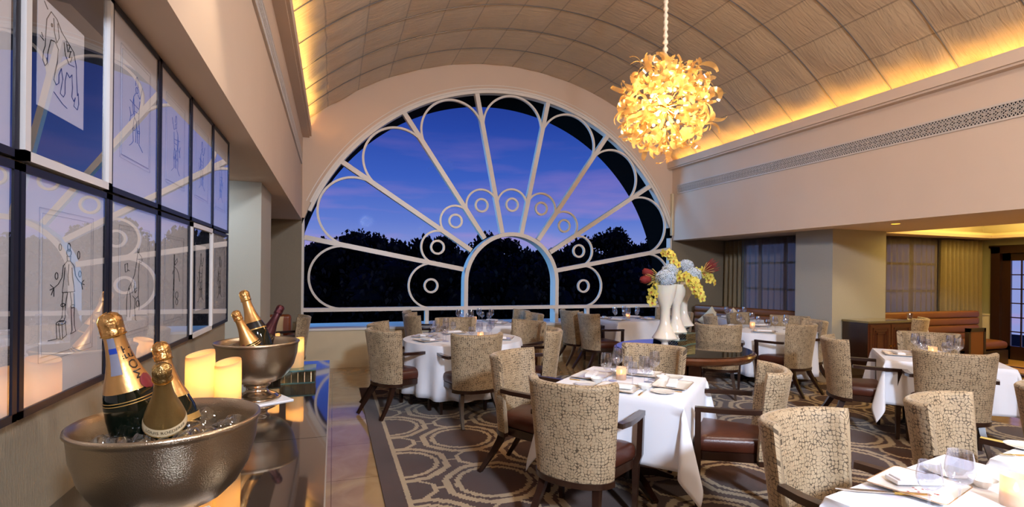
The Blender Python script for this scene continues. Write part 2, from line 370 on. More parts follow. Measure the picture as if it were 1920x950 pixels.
def text_mesh(txt,size,spacing=1.):
    cu=bpy.data.curves.new('t','FONT'); cu.body=txt; cu.size=size; cu.align_x='CENTER'; cu.align_y='CENTER'; cu.space_character=spacing; cu.resolution_u=2
    o=bpy.data.objects.new('t',cu); col.objects.link(o)
    dg=bpy.context.evaluated_depsgraph_get(); me=bpy.data.meshes.new_from_object(o.evaluated_get(dg))
    vs=[tuple(v.co) for v in me.vertices]; fs=[tuple(p.vertices) for p in me.polygons]
    bpy.data.objects.remove(o); bpy.data.curves.remove(cu); bpy.data.meshes.remove(me)
    return vs,fs

# ------------------------------------------------------------ camera
TH=math.atan(335/960.)
cam=bpy.data.cameras.new('camera'); co=bpy.data.objects.new('camera',cam); col.objects.link(co)
cam.sensor_width=36; cam.lens=18.; cam.shift_y=37/1920.; cam.clip_start=.05; cam.clip_end=500
co.location=(0,0,1.55)
PH=.0105
co.matrix_world=Matrix.Translation((0,0,1.55))@Matrix.Rotation(-TH,4,'Z')@Matrix.Rotation(PI/2,4,'X')@Matrix.Rotation(PH,4,'Z')
sc.camera=co
# ------------------------------------------------------------ the setting
D=8.8; XL,XR=-.48,6.52; XC=3.06
VR=5.06; VZ=.24
def vault_z(x): return VZ+math.sqrt(max(0,VR*VR-(x-3.03)**2))
Y0=-3.2
struct(MB().bx((-2.8,Y0,-.06),(12.2,D+.1,0)).build('floor','marble'))
rug=MB().bx((.34,-2.2,0),(6.75,7.06,.012)).build('carpet','carpet')
tag(rug,'brown carpet patterned with cream rings and octagons under the dining tables','carpet')
# end wall with the arched opening
RO=3.73; ZO=1.125
def open_z(x): 
    q=RO*RO-(x-XC)**2; return ZO+math.sqrt(q) if q>0 else ZO
m=MB(); n=72
xs=[XL+(XR-XL)*i/n for i in range(n+1)]
top=[(x,vault_z(x)+.12) for x in xs]; bot=[(x,open_z(x)) for x in xs]
for i in range(n):
    for y,fl in ((D,0),(D+.14,1)):
        q=[(xs[i],y,bot[i][1]),(xs[i+1],y,bot[i+1][1]),(xs[i+1],y,top[i+1][1]),(xs[i],y,top[i][1])]
        m.add(q if not fl else q[::-1],[(0,1,2,3)])
    m.add([(xs[i],D,bot[i][1]),(xs[i],D+.14,bot[i][1]),(xs[i+1],D+.14,bot[i+1][1]),(xs[i+1],D,bot[i+1][1])],[(0,1,2,3)])
struct(m.build('wall_front','wall',smooth=True,sharp=30))
m=MB(); m.bx((XL-.02,D-.10,0),(XR+.02,D+.14,.615)); struct(m.build('wall_under_window','pinkish'))
m=MB(); m.bx((XL,D-.13,.605),(XR,D+.16,.64)); struct(m.build('trim_1',pbr('sill_gloss',(232,230,226),.35)))
m=MB(); m.bx((XL,D-.118,0),(XR,D-.10,.12)); struct(m.build('baseboard_front','pinkish'))
# mouldings round the arch
m=MB()
def arc_pts(r,a0,a1,n=80): return [(XC+r*math.cos(R(a0+(a1-a0)*i/n)),ZO+r*math.sin(R(a0+(a1-a0)*i/n))) for i in range(n+1)]
aj=math.degrees(math.acos(3.45/(RO+.02)))
m.band(arc_pts(RO+.012,aj+1,180-aj-1),.03,D-.02,D+.01)
m.band(arc_pts(RO+.075,24,156),.012,D-.008,D+.01)
struct(m.build('trim_2','white',smooth=True,sharp=30))

# fan window
win=empty('window_1',(0,0,0)); struct(win)
YW0,YW1=D+.01,D+.11
spk=[((2.17,1.61),(-.44,2.09)),((2.31,1.947),(.09,3.36)),((2.555,2.167),(1.10,4.27)),((2.885,2.275),(2.375,4.78))]
def mir(p): return (2*XC-p[0]+.02,p[1])
spokes=spk+[(mir(a),mir(b)) for a,b in spk[::-1]]
f=MB(); f.band(arc_pts(RO-.025,aj-1,181-aj),.06,D-.0,D+.13)
f.bx((XL,D,.64),(XL+.035,D+.13,2.4)); f.bx((XR-.035,D,.64),(XR,D+.13,2.3))
f.build('window_frame','white',win,True,30)
f=MB(); f.bx((XL,YW0-.012,.895),(XR,YW1,.958)); f.build('transom','white',win)
for x,w in ((1.53,.065),(4.63,.065)):
    MB().bx((x-w/2,YW0,.64),(x+w/2,YW1,.90)).build('mullion','white',win)
f=MB(); ra=.875; zc=1.385
pa=[(XC+.03-ra,.64),(XC+.03-ra,1.0)]+[(XC+.03-ra*math.cos(PI*i/40),zc+ra*math.sin(PI*i/40)) for i in range(41)]+[(XC+.03+ra,1.0),(XC+.03+ra,.64)]
f.band(pa,.07,YW0-.02,YW1+.12); f.build('inner_arch','white',win,True,30)
for a,b in spokes:
    MB().band([a,b],.078,YW0,YW1).build('spoke','white',win)
# petals and rings in each sector
def line_dist(p,a,b):
    dx,dz=b[0]-a[0],b[1]-a[1]; l=math.hypot(dx,dz); return abs((p[0]-a[0])*dz-(p[1]-a[1])*dx)/l,((p[0]-a[0])*dx+(p[1]-a[1])*dz)/l
sect=[(((2.2,.93),(-.6,.93)),spokes[0])]+[(spokes[i],spokes[i+1]) for i in range(7)]+[(spokes[7],((3.95,.93),(6.7,.93)))]
ringc=[(1.6,1.315),(1.70,1.971),(1.985,2.42),(2.46,2.745),(3.07,2.80)]
ringc=ringc+[mir(p) for p in ringc[:4][::-1]]
petals=[]
def foot(p,l):
    (ax,az),(bx,bz)=l; dx,dz=bx-ax,bz-az; t=((p[0]-ax)*dx+(p[1]-az)*dz)/(dx*dx+dz*dz); return (ax+dx*t,az+dz*t)
def arc_between(c,r,l1,l2,out,ext=R(14)):
    f1,f2=foot(c,l1),foot(c,l2)
    a1=math.atan2(f1[1]-c[1],f1[0]-c[0]); a2=math.atan2(f2[1]-c[1],f2[0]-c[0]); ao=math.atan2(out[1],out[0])
    def un(a): 
        d=(a-ao)%(2*PI); return d-2*PI if d>PI else d
    d1,d2=sorted((un(a1),un(a2)))
    a,b=ao+d1-ext*0,ao+d2+ext*0
    return [(c[0]+r*math.cos(a+(b-a)*i/48),c[1]+r*math.sin(a+(b-a)*i/48)) for i in range(49)]
for k,(l1,l2) in enumerate(sect):
    rc=ringc[k]
    mid_in=((l1[0][0]+l2[0][0])/2,(l1[0][1]+l2[0][1])/2)
    # bisector direction and apex
    def unit(l): dx,dz=l[1][0]-l[0][0],l[1][1]-l[0][1]; q=math.hypot(dx,dz); return (dx/q,dz/q)
    u1,u2=unit(l1),unit(l2); bd=(u1[0]+u2[0],u1[1]+u2[1]); q=math.hypot(*bd); bd=(bd[0]/q,bd[1]/q)
    # apex = intersection
    x1,z1=l1[0]; x3,z3=l2[0]; den=u1[0]*u2[1]-u1[1]*u2[0]
    t=((x3-x1)*u2[1]-(z3-z1)*u2[0])/den; ap=(x1+u1[0]*t,z1+u1[1]*t)
    sinh=abs(u1[0]*bd[1]-u1[1]*bd[0])
    # small petal: circle tangent to both lines at the ring's distance
    s=(rc[0]-ap[0])*bd[0]+(rc[1]-ap[1])*bd[1]; c=(ap[0]+bd[0]*s,ap[1]+bd[1]*s); r=s*sinh-.005
    MB().band(arc_between(c,r,l1,l2,bd),.034,YW0+.01,YW0+.055).build('petal','white',win,True,30)
    MB().band([(c[0]+.112*math.cos(2*PI*i/32),c[1]+.112*math.sin(2*PI*i/32)) for i in range(32)],.036,YW0+.01,YW0+.055,True).build('ring','white',win,True,30)
    # large petal touching the rim
    lo,hi=s,8.
    for _ in range(40):
        sm=(lo+hi)/2; cx,cz=ap[0]+bd[0]*sm,ap[1]+bd[1]*sm; rr=sm*sinh
        ext=math.hypot(cx-XC,cz-ZO)+rr
        if k in (0,8): ext=max(0, abs(cx-XC)+rr+ .22)
        if ext<RO-.07: lo=sm
        else: hi=sm
    c=(ap[0]+bd[0]*lo,ap[1]+bd[1]*lo); r=lo*sinh-.008
    MB().band(arc_between(c,r,l1,l2,bd),.036,YW0+.01,YW0+.055).build('petal','white',win,True,30)
# stretch of glass
m=MB(); yg=YW1-.02
for i in range(n):
    m.add([(xs[i],yg,.64),(xs[i+1],yg,.64),(xs[i+1],yg,open_z(xs[i+1])),(xs[i],yg,open_z(xs[i]))],[(0,1,2,3)])
m.build('pane','pane',win)
# deep outer arch of the facade, its unlit shade put in as black
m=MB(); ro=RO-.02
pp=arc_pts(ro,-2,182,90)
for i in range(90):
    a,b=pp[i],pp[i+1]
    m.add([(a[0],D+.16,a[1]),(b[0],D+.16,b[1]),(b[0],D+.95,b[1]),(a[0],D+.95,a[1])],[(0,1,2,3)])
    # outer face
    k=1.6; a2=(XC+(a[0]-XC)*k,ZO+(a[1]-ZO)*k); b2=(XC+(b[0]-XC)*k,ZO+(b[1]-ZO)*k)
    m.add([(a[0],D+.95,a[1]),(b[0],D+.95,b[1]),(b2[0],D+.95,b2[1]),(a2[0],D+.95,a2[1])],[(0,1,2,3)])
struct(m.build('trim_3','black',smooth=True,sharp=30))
struct(MB().bx((-3.,D+.16,.42),(10,D+1.2,.60)).build('trim_4',pbr('outer_ledge',(226,228,232),.45)))

# vaulted quilted ceiling
ha=math.asin((XR-XL+.12)/2/VR); rows=14; per=8
m=MB(); Yb=[8.09+.725-.725*k for k in range(0,18)]
NY=17*8
ys=[Yb[0]-.725*j/8 for j in range(NY+1)]
NX=rows*per
for j,y in enumerate(ys):
    for i in range(NX+1):
        a=-ha+2*ha*i/NX; fx=(i%per)/per; fy=(j%8)/8
        puff=.030*min(1,min(i,NX-i)/(per*1.2)+.25)*(math.sin(PI*fx)**.6 if fx>0 else 0)*(math.sin(PI*fy)**.5 if fy>0 else 0)
        edge=max(0,1-min(i,NX-i)/(per*2.0))
        w=(.008+.06*edge)*noise.noise(Vector((i*.16,y*4.2,1.3)))*(1 if fy>0 else .3)
        r=VR-puff-w
        m.v.append((3.03+r*math.sin(a),min(y,D),VZ+r*math.cos(a)))
for j in range(NY):
    for i in range(NX):
        q=j*(NX+1)+i; m.f.append((q,q+NX+1,q+NX+2,q+1))
ceil=m.build('ceiling','quilt',smooth=True,sharp=60); struct(ceil)
for y in Yb[1:]:
    pth=[(3.03+(VR-.012)*math.sin(-ha*.985+2*ha*.985*i/60),y,VZ+(VR-.012)*math.cos(-ha*.985+2*ha*.985*i/60)) for i in range(61)]
    MB().tube(pth,.0055,6).build('cord','cord',ceil,True)
# outer shell that keeps the sky out above the fabric
m=MB()
for i in range(40):
    a0=-ha-.05+(2*ha+.1)*i/40; a1=-ha-.05+(2*ha+.1)*(i+1)/40; r=VR+.10
    m.add([(3.03+r*math.sin(a0),Y0,VZ+r*math.cos(a0)),(3.03+r*math.sin(a1),Y0,VZ+r*math.cos(a1)),(3.03+r*math.sin(a1),D+.14,VZ+r*math.cos(a1)),(3.03+r*math.sin(a0),D+.14,VZ+r*math.cos(a0))],[(0,1,2,3)])
struct(m.build('ceiling_shell','wall',smooth=True))

# long side walls above the aisles, with cornices
SZ=2.36; SR=2.25
struct(MB().bx((XL-.22,Y0,SZ),(XL,D,3.74)).build('wall_left_upper','wall'))
struct(MB().bx((XR,Y0,SR),(XR+.3,D,3.74)).build('wall_right_upper','wall'))
for side,x,s,nm in (('left',XL,1,'trim_5'),('right',XR,-1,'trim_6')):
    m=MB()
    prof=[(0,3.68),(.10,3.68),(.10,3.705),(.13,3.705),(.13,3.835),(.105,3.835),(.105,3.73),(0,3.73)]
    lo=[[(x+s*a,yy,z) for a,z in prof] for yy in (Y0,D)]
    m.loft(lo); struct(m.build(nm,'wall'))
    # glowing strip lying in the trough behind the lip
    st=MB().bx((x+s*.02,Y0+.1,3.735),(x+s*.06,D-.12,3.75)).build('cove_light_strip','led')
    tag(st,'warm yellow cove light strip along the top of the %s wall'%side,'light')
# air grilles
def grille(name,x,s,z0,z1,ya,yb,lab,ang):
    g=empty(name,(0,0,0)); tag(g,lab,'grille',None)
    MB().bx((x,ya,z0),(x+s*.004,yb,z1)).build('backing','grille_dark',g)
    m=MB(); h=z1-z0; zc=(z0+z1)/2; xx=x+s*.012; t=.008
    def seg(y1,zz1,y2,zz2,w=.010): 
        m.bar([(xx,y1,zz1),(xx,y2,zz2)],w,.01,up=Vector((1,0,0)))
    for z,w in ((z0+.007,.014),(z1-.007,.014),(z0+.052,.008),(z1-.052,.008)): seg(ya,z,yb,z,w)
    p=h-.104; nn=int((yb-ya)/p); p=(yb-ya)/nn
    for k in range(nn):
        y=ya+k*p; a,b=z0+.052,z1-.052
        seg(y,a,y+p,b,.007); seg(y,b,y+p,a,.007)
        seg(y,zc,y+p/2,b,.006); seg(y+p/2,b,y+p,zc,.006); seg(y+p,zc,y+p/2,a,.006); seg(y+p/2,a,y,zc,.006)
        seg(y+p/2,zc-.035,y+p/2,zc+.035,.009)
        for q in (0,.5):
            for (c0,c1) in ((z0+.014,z0+.052),(z1-.052,z1-.014)):
                seg(y+q*p,c0,y+(q+.25)*p,c1,.006); seg(y+(q+.25)*p,c1,y+(q+.5)*p,c0,.006)
    m.build('lattice','grille',g)
    m=MB()
    for z in (z0,z1): m.bx((x,ya,z-.008),(x+s*.018,yb,z+.008))
    for y in (ya,yb): m.bx((x,y-.01,z0),(x+s*.018,y+.01,z1))
    m.build('frame','grille',g)
grille('air_grille',XR,-1,3.185,3.355,1.2,8.62,'long white pierced air grille running high along the right wall',0)
grille('air_grille',XL,1,3.185,3.355,1.2,8.4,'long white pierced air grille high on the left wall above pictures',0)
struct(MB().bx((XR-.05,D-.06,2.35),(XR-.005,D-.005,3.2)).build('trim_7','pinkish'))

# left aisle: picture wall, soffit ceiling, column, back wall
XA=-.64
struct(MB().bx((XA-.16,Y0,0),(XA,3.63,SZ)).build('wall_left','wallpaper'))
struct(MB().bx((-2.8,Y0,SZ),(XL-.22,D+.1,SZ+.08)).build('ceiling_left_aisle','wall'))
struct(MB().bx((-1.7,5.2,0),(XA+.01,5.98,SZ)).build('wall_left_column','column'))
struct(MB().bx((-2.8,Y0,0),(-2.7,D+.1,SZ)).build('wall_left_aisle','wallpaper'))
struct(MB().bx((-2.8,D-.02,0),(XL,D+.12,SZ)).build('wall_front_left','wallpaper'))
# right alcove
RC=2.29
struct(MB().bx((XR,D-.02,0),(7.99,D+.12,RC)).build('wall_front_right','wallpaper'))
m=MB(); # wall with the first curtained window (opening)
m.bx((7.87,8.55,0),(7.99,D,RC)); m.bx((7.87,6.5,0),(7.99,8.55,.75)); m.bx((7.87,6.5,2.2),(7.99,8.55,RC)); m.bx((7.87,6.45,0),(7.99,6.72,RC))
struct(m.build('wall_right_far','wallpaper'))
struct(MB().bx((7.27,5.83,0),(8.44,6.50,RC)).build('wall_right_column','column'))
m=MB(); YB=6.45
m.bx((8.42,YB,0),(8.7,YB+.12,RC)); m.bx((8.7,YB,0),(11.55,YB+.12,.75)); m.bx((8.7,YB,2.2),(11.55,YB+.12,RC)); m.bx((11.55,YB,0),(11.95,YB+.12,RC))
struct(m.build('wall_right_back','wallpaper'))
XD=11.87
m=MB(); m.bx((XD,6.20,0),(XD+.12,YB+.1,RC)); m.bx((XD,Y0,2.03),(XD+.12,6.20,RC)); m.bx((XD,Y0,0),(XD+.12,5.15,2.03))
struct(m.build('wall_right',pbr('olive_wall',(150,144,112),.7,bump=.1,bscale=90)))
struct(MB().bx((XD-.02,6.20,0),(XD,YB,.84)).build('trim_8','pinkish'))
struct(MB().bx((XD-.035,6.20,.84),(XD,YB,.87)).build('trim_9','pinkish'))
# alcove ceiling with a raised tray
m=MB(); hx0,hx1,hy0,hy1=8.7,11.5,3.6,6.02
m.bx((XR+.3,Y0,RC),(hx0,D,RC+.05)); m.bx((hx1,Y0,RC),(XD+.1,D,RC+.05)); m.bx((hx0,Y0,RC),(hx1,hy0,RC+.05)); m.bx((hx0,hy1,RC),(hx1,D,RC+.05))
struct(m.build('ceiling_right_aisle','wall'))
m=MB(); z=RC+.3
m.bx((hx0-.3,hy0-.3,z),(hx1+.3,hy1+.3,z+.04)); m.bx((hx0-.34,hy0-.3,RC+.05),(hx0-.3,hy1+.3,z)); m.bx((hx1+.3,hy0-.3,RC+.05),(hx1+.34,hy1+.3,z)); m.bx((hx0-.3,hy0-.34,RC+.05),(hx1+.3,hy0-.3,z)); m.bx((hx0-.3,hy1+.3,RC+.05),(hx1+.3,hy1+.34,z))
struct(m.build('ceiling_tray','yellowwall'))
struct(MB().bx((hx0-.05,hy0-.05,RC+.05),(hx0,hy1,RC+.09)).bx((hx0-.05,hy1,RC+.05),(hx1+.05,hy1+.05,RC+.09)).bx((hx1,hy0,RC+.05),(hx1+.05,hy1,RC+.09)).build('trim_10','yellowwall'))
# enclosing walls behind the camera
struct(MB().bx((-2.8,Y0-.1,0),(12.2,Y0,5.6)).build('wall_back','wall'))
# wood step by the door
m=MB(); m.bx((10.35,3.2,0),(XD,6.1,.05)); struct(m.build('floor_landing','stepwood'))
m=MB(); m.bx((10.2,3.2,0),(10.35,6.1,.035)); m.bx((10.85,3.2,.05),(10.95,6.1,.056)); struct(m.build('trim_12','darkwood'))

# windows behind the curtains
w2=empty('window_2'); struct(w2)
m=MB()
for y in (6.74,7.3,7.9,8.5): m.bx((7.9,y-.02,.75),(7.95,y+.02,2.2))
for z in (.77,1.3,1.8,2.18): m.bx((7.9,6.72,z-.02),(7.95,8.55,z+.02))
m.build('window_frame','white',w2); MB().bx((7.925,6.72,.75),(7.93,8.55,2.2)).build('pane','pane',w2)
w3=empty('window_3'); struct(w3)
m=MB()
for x in (8.72,9.4,10.1,10.8,11.5): m.bx((x-.02,YB+.04,.75),(x+.02,YB+.09,2.2))
for z in (.77,1.3,1.8,2.18): m.bx((8.7,YB+.04,z-.02),(11.55,YB+.09,z+.02))
m.build('window_frame','white',w3); MB().bx((8.7,YB+.06,.75),(11.55,YB+.065,2.2)).build('pane','pane',w3)

def curtain(name,p0,p1,z0,z1,amp,pl,mat,label,seed=0,cat='curtain',top_pinch=.6):
    a=Vector((p0[0],p0[1],0)); b=Vector((p1[0],p1[1],0)); d=(b-a); ln=d.length; d.normalize(); nn=Vector((-d.y,d.x,0))
    k=max(8,int(ln/pl*10)); lo=[]; rr=random.Random(seed); ph=[rr.uniform(-.5,.5) for _ in range(40)]
    for iz in range(7):
        t=iz/6; z=z0+(z1-z0)*t; row=[]
        for i in range(k+1):
            s=i/k*ln; w=math.sin(2*PI*s/pl+.7*math.sin(s*5+seed)+.25*math.sin(t*4+s*9))*amp*(1-.35*t)+.25*amp*noise.noise(Vector((s*9,t*1.5,seed)))
            q=a+d*s+nn*w; row.append((q.x,q.y,z))
        lo.append(row)
    m=MB(); m.loft(lo,closed=False)
    o=m.build(name,mat,smooth=True,sharp=180); md=o.modifiers.new('s','SOLIDIFY'); md.thickness=.004
    tag(o,label,cat); return o
curtain('curtain',(7.78,8.74),(7.78,8.12),.02,2.26,.05,.12,'curtain','bronze pleated curtain at the left of the far corner window',1)
curtain('curtain',(7.74,8.2),(7.74,6.55),.02,2.26,.032,.15,'sheer','grey sheer curtain over the far corner window left of the column',2)
curtain('curtain',(8.46,6.36),(11.0,6.36),.02,2.26,.032,.15,'sheer','grey sheer curtain over the wide window right of the column',3)
curtain('curtain',(10.55,6.31),(11.78,6.31),.02,2.26,.06,.13,'curtain','bronze pleated curtain drawn beside the panelled dark door',4)

# the dark glazed door on the right
dr=empty('door_1',(XD,0,0)); struct(dr)
m=MB()
m.bx((-.06,6.06,0),(.02,6.20,2.14)); m.bx((-.06,4.9,0),(.02,5.02,2.14)); m.bx((-.06,4.9,2.02),(.02,6.2,2.14)); m.bx((-.09,6.04,0),(.02,6.22,.22))
m.bx((-.05,4.86,2.12),(.0,6.24,2.17))
m.build('door_frame','darkwood',dr)
m=MB()
for (ya,yb) in ((5.54,6.06),(5.02,5.54)):
    m.bx((.02,ya,.05),(.06,ya+.09,2.02)); m.bx((.02,yb-.13,.05),(.06,yb,2.02)); m.bx((.02,ya,.05),(.06,yb,.30)); m.bx((.02,ya,1.88),(.06,yb,2.02))
    m.bx((.03,(ya+yb)/2-.03,.3),(.055,(ya+yb)/2-.01,1.9))
    for i in range(1,6): m.bx((.03,ya,.3+i*.264-.01),(.055,yb,.3+i*.264+.01))
m.build('door_leaf','darkwood',dr)
MB().bx((.042,5.02,.3),(.046,6.06,1.9)).build('pane','pane',dr)
m=MB().lathe([(0,0),(.012,0),(.012,.03),(.022,.04),(.022,.06),(0,.065)],12,Tr(.02,5.62,1.05,0,0,-PI/2)); m.build('door_handle','brass',dr,True)
# ------------------------------------------------------------ armchair
def make_chair():
    root=empty('armchair')
    # wrapped backrest shell with UVs in metres
    NS=36; H0,H1=.345,.925
    def plan(s,inn):
        a=s*R(82); e=.88
        cx=math.copysign(abs(math.sin(a))**e,math.sin(a)); cy=max(math.cos(a),0.)**e
        w=.290-inn; d=.195-inn
        return cx*w, -.078-cy*d
    loops=[]; uvs=[]; arc=0; prev=None
    for i in range(NS+1):
        s=-1+2*i/NS
        endf=min(1,(1-abs(s))*NS/2/1.6+.25); th=.062*(.55+.45*min(1,endf))
        xo,yo=plan(s,0); xi,yi=plan(s,th)
        if prev: arc+=math.hypot(xo-prev[0],yo-prev[1])
        prev=(xo,yo)
        loop=[];uv=[]
        seq=[]
        topz=H1-.012*(1-abs(s)**2)
        for t in (0,.1,.25,.4,.55,.7,.82,.9,.95): seq.append((0,t))
        for k in range(1,8): seq.append(('c',k/8))
        for t in (.95,.9,.8,.65,.5,.35,.2,.05,0): seq.append((1,t))
        ln=0; pp=None
        for q,t in seq:
            if q=='c':
                f=(1-math.cos(PI*t))/2; z=topz-.05*(topz-H0)+math.sin(PI*t)*.03; tt=1
            else: f=q; z=H0+(topz-H0)*t; tt=t
            k=.86+.14*tt; lean=-.055*tt**1.3
            x=(xo+(xi-xo)*f)*k; y=(yo+(yi-yo)*f)*(k*.5+.5)+lean*(.4+.6*abs(yo)/.26)
            if q==1 or q=='c': y+=.0
            pt=(x,y,z)
            if pp: ln+=math.dist(pp,pt)
            pp=pt; loop.append(pt); uv.append((arc,ln))
        loops.append(loop); uvs.append(uv)
    nl=len(loops[0]); m=MB(); m.v=[p for l in loops for p in l]; U=[u for l in uvs for u in l]; fuv=[]
    for i in range(NS):
        for j in range(nl):
            k=(j+1)%nl; m.f.append((i*nl+j,(i+1)*nl+j,(i+1)*nl+k,i*nl+k))
    m.f.append(tuple(range(nl))); m.f.append(tuple(NS*nl+j for j in range(nl-1,-1,-1)))
    o=m.build('backrest','fabric',root,True,50)
    uvl=o.data.uv_layers.new(name='UVMap')
    for p in o.data.polygons:
        for li in p.loop_indices:
            vi=o.data.loops[li].vertex_index; uvl.data[li].uv=U[vi]
    # seat cushion
    def trap(w0,w1,y0,y1,n=5):
        pts=rrect(1,1,.14,n); return [((w0+(w1-w0)*(py+.5))*px,y0+(y1-y0)*(py+.5)) for px,py in pts]
    ol=trap(.34,.545,-.19,.285)
    lay=[(.375,.96),(.385,1.),(.42,1.012),(.445,1.),(.462,.965),(.474,.88),(.484,.70),(.489,.45),(.491,.15)]
    MB().slab(ol,lay).build('seat','leather',root,True,60)
    ol2=trap(.35,.53,-.20,.275)
    rail=[]
    for i in range(25):
        px_,py_=plan(-1+2*i/24,.022); rail.append((px_*.87,py_*.95,.333))
    MB().slab(ol2,[(.315,.97),(.32,1.),(.376,1.)]).bar(rail,[.046]*25,[.034]*25).build('seat_frame','darkwood',root,True,40)
    for s in (-1,1):
        MB().bar([(s*.255,.262,0),(s*.262,.262,.34),(s*.285,.262,.40),(s*.292,.262,.665)],[.028,.04,.036,.034],[.028,.042,.038,.036],up=Vector((0,1,0))).build('leg','darkwood',root,True,30)
        pth=[(s*.212,-.350,0),(s*.204,-.290,.09),(s*.190,-.232,.18),(s*.175,-.190,.26),(s*.170,-.172,.315)]
        MB().bar(pth,[.026,.03,.036,.042,.044],[.03,.034,.04,.046,.05],up=Vector((0,1,0))).build('leg','darkwood',root,True,30)
        pth=[(s*.292,.282,.662),(s*.297,.12,.664),(s*.295,-.02,.668),(s*.278,-.115,.672)]
        MB().bar(pth,[.040,.044,.046,.04],[.03]*4).build('arm','darkwood',root,True,30)
    return root
chair0=make_chair()
CH=[]
def adj(v): return v
def chair(bx,by,face,label,group):
    """bx,by: plan position of the middle of the backrest top; face: heading in degrees"""
    global chair0
    a=R(face); o=chair0 if not CH else copy_tree(chair0)
    off=.315
    o.location=(bx+math.cos(a)*off,by+math.sin(a)*off,.012 if (bx>.1 and bx<6.9) else 0.); o.rotation_euler=(0,0,a-PI/2)
    tag(o,label,'chair',group); CH.append(o); return o
G1='armchairs round the near centre table'; G2='armchairs round the left round table'; G3='armchairs at the window tables'; G4='armchairs round the right tables'; G5='armchairs at the front right tables'
chair(1.22,2.64,40,'crackle-patterned beige armchair seen from behind, in front of near centre table',G1)
chair(1.27,3.93,-50,'beige armchair on left side of near centre table, turned towards the right',G1)
chair(2.78,3.93,-140,'beige armchair on far side of near centre table, before the round wooden table',G1)
chair(2.90,2.63,141,'beige armchair with brown leather seat right of the near centre table, facing left',G1)
chair(.40,5.62,30,'beige armchair at front left of round white table, side turned to camera',G2)
chair(.42,6.45,-20,'beige armchair at back left of round white table, beside the low wall',G2)
chair(1.42,4.93,95,'beige armchair with its back to camera in front of left round table',G2)
chair(2.42,5.22,155,'beige armchair right of the left round table, arms pointing left',G2)
chair(2.56,6.35,208,'beige armchair behind and right of the left round table, turned forward',G2)
chair(1.60,7.05,-93,'beige armchair behind the left round table in front of the window table',G2)
chair(1.05,8.22,2,'farther beige armchair left of the left window table, nearest the sill',G3)
chair(1.00,7.55,2,'nearer beige armchair left of the left window table, facing right',G3)
chair(3.12,8.1,180,'farther beige armchair right of the left window table, nearest the sill',G3)
chair(3.08,7.42,180,'nearer beige armchair right of the left window table, facing left',G3)
chair(3.72,8.0,2,'farther beige armchair left of the middle window table by arch leg',G3)
chair(3.72,7.3,2,'nearer beige armchair left of the middle window table, facing right',G3)
chair(6.02,8.1,180,'farther beige armchair right of middle window table, behind the vases',G3)
chair(5.75,7.3,180,'nearer beige armchair right of middle window table, behind the vases',G3)
def c2(u,v,z):   # a point from the photograph's pixel on a plane of height z
    a=(u-960)/960.; b=(512-(v-(u-960)*.006))/960.; a2=a*math.cos(PH)-b*math.sin(PH); b2=b*math.cos(PH)+a*math.sin(PH)
    x,y=a2*math.cos(TH)+math.sin(TH),-a2*math.sin(TH)+math.cos(TH); t=(z-1.55)/b2; return x*t,y*t
p=c2(1346,612,.925); chair(p[0],p[1],48,'beige armchair with back to camera right behind the round wooden table',G4)
chair(5.80,4.93,100,'beige armchair right of the right-hand round white table, back half turned',G4)
p=c2(1380,587,.925); chair(6.35,6.95,-75,'beige armchair behind the right round table, before the cushioned bench',G4)
chair(5.5,6.6,-35,'beige armchair left behind the right round white table, beside the vases',G4)
chair(7.0,6.35,-140,'beige armchair behind the right round table, next to the grey column',G4)
chair(6.62,5.45,160,'beige armchair between the grey column and the dark cabinet',G4)
chair(4.78,3.94,-38,'beige armchair left of right square table, arms pointing right',G4)
chair(6.45,4.00,-140,'beige armchair behind right square table, facing the camera',G4)
chair(4.86,2.76,40,'wide beige armchair with its back to camera before right square table',G4)
chair(8.72,5.36,115,'yellow-lit beige armchair behind the dark cabinet at the far banquette',G4)
chair(1.98,1.86,-80,'nearest beige armchair at the front right corner, upright back facing camera',G5)
chair(2.97,1.90,-78,'beige armchair at the front right, between its table and right square table',G5)
chair(4.02,1.95,-80,'beige armchair cut off by the right edge of the picture',G5)
chair(-.30,7.80,182,'small beige armchair by the left corner of the window, facing the wall',G3)

# ------------------------------------------------------------ tables with cloths
def square_cloth(h,drop,seed=0,N_=44,topz=.757):
    m=MB(); L_=h+drop; pts=[]
    def f(px,py):
        sx,sy=(1 if px>=0 else -1),(1 if py>=0 else -1); ax,ay=abs(px),abs(py); dx,dy=max(0,ax-h),max(0,ay-h)
        if dx==0 and dy==0: return (px,py,topz)
        if dx==0 or dy==0:
            d=dx+dy; q_=(px if dx==0 else py); rip=(.012*math.sin(q_*11+seed)+.008*math.sin(q_*23+seed*2))*(d/drop)**1.3+.02*d
            z=topz-max(0,d-.008)
            if dx>0: return (sx*(h+.006+rip),py,z)
            return (px,sy*(h+.006+rip),z)
        r=math.hypot(dx,dy); a=math.atan2(dy,dx) # 0 along x side, 90 along y side
        t=a/(PI/2); fold=math.sin(PI*t)
        out=.20*r*fold; swing=.15*r*math.sin(2*PI*t+.4*math.sin(seed))
        ox=(out+swing)*.707; oy=(out-swing)*.707
        z=topz-math.sqrt(max(0,r*r-(out*.9)**2))+.004
        return (sx*(h+.006+.02*r+ox),sy*(h+.006+.02*r+oy),z)
    g=[]
    vals=[]
    nin=6; nout=16
    for i in range(-nin-nout,nin+nout+1):
        a=abs(i); v=h*a/nin if a<=nin else h+drop*(a-nin)/nout
        vals.append(math.copysign(v,i))
    n=len(vals)
    for y in vals:
        for x in vals: m.v.append(f(x,y))
    for j in range(n-1):
        for i in range(n-1):
            q=j*n+i; m.f.append((q,q+1,q+n+1,q+n))
    return m
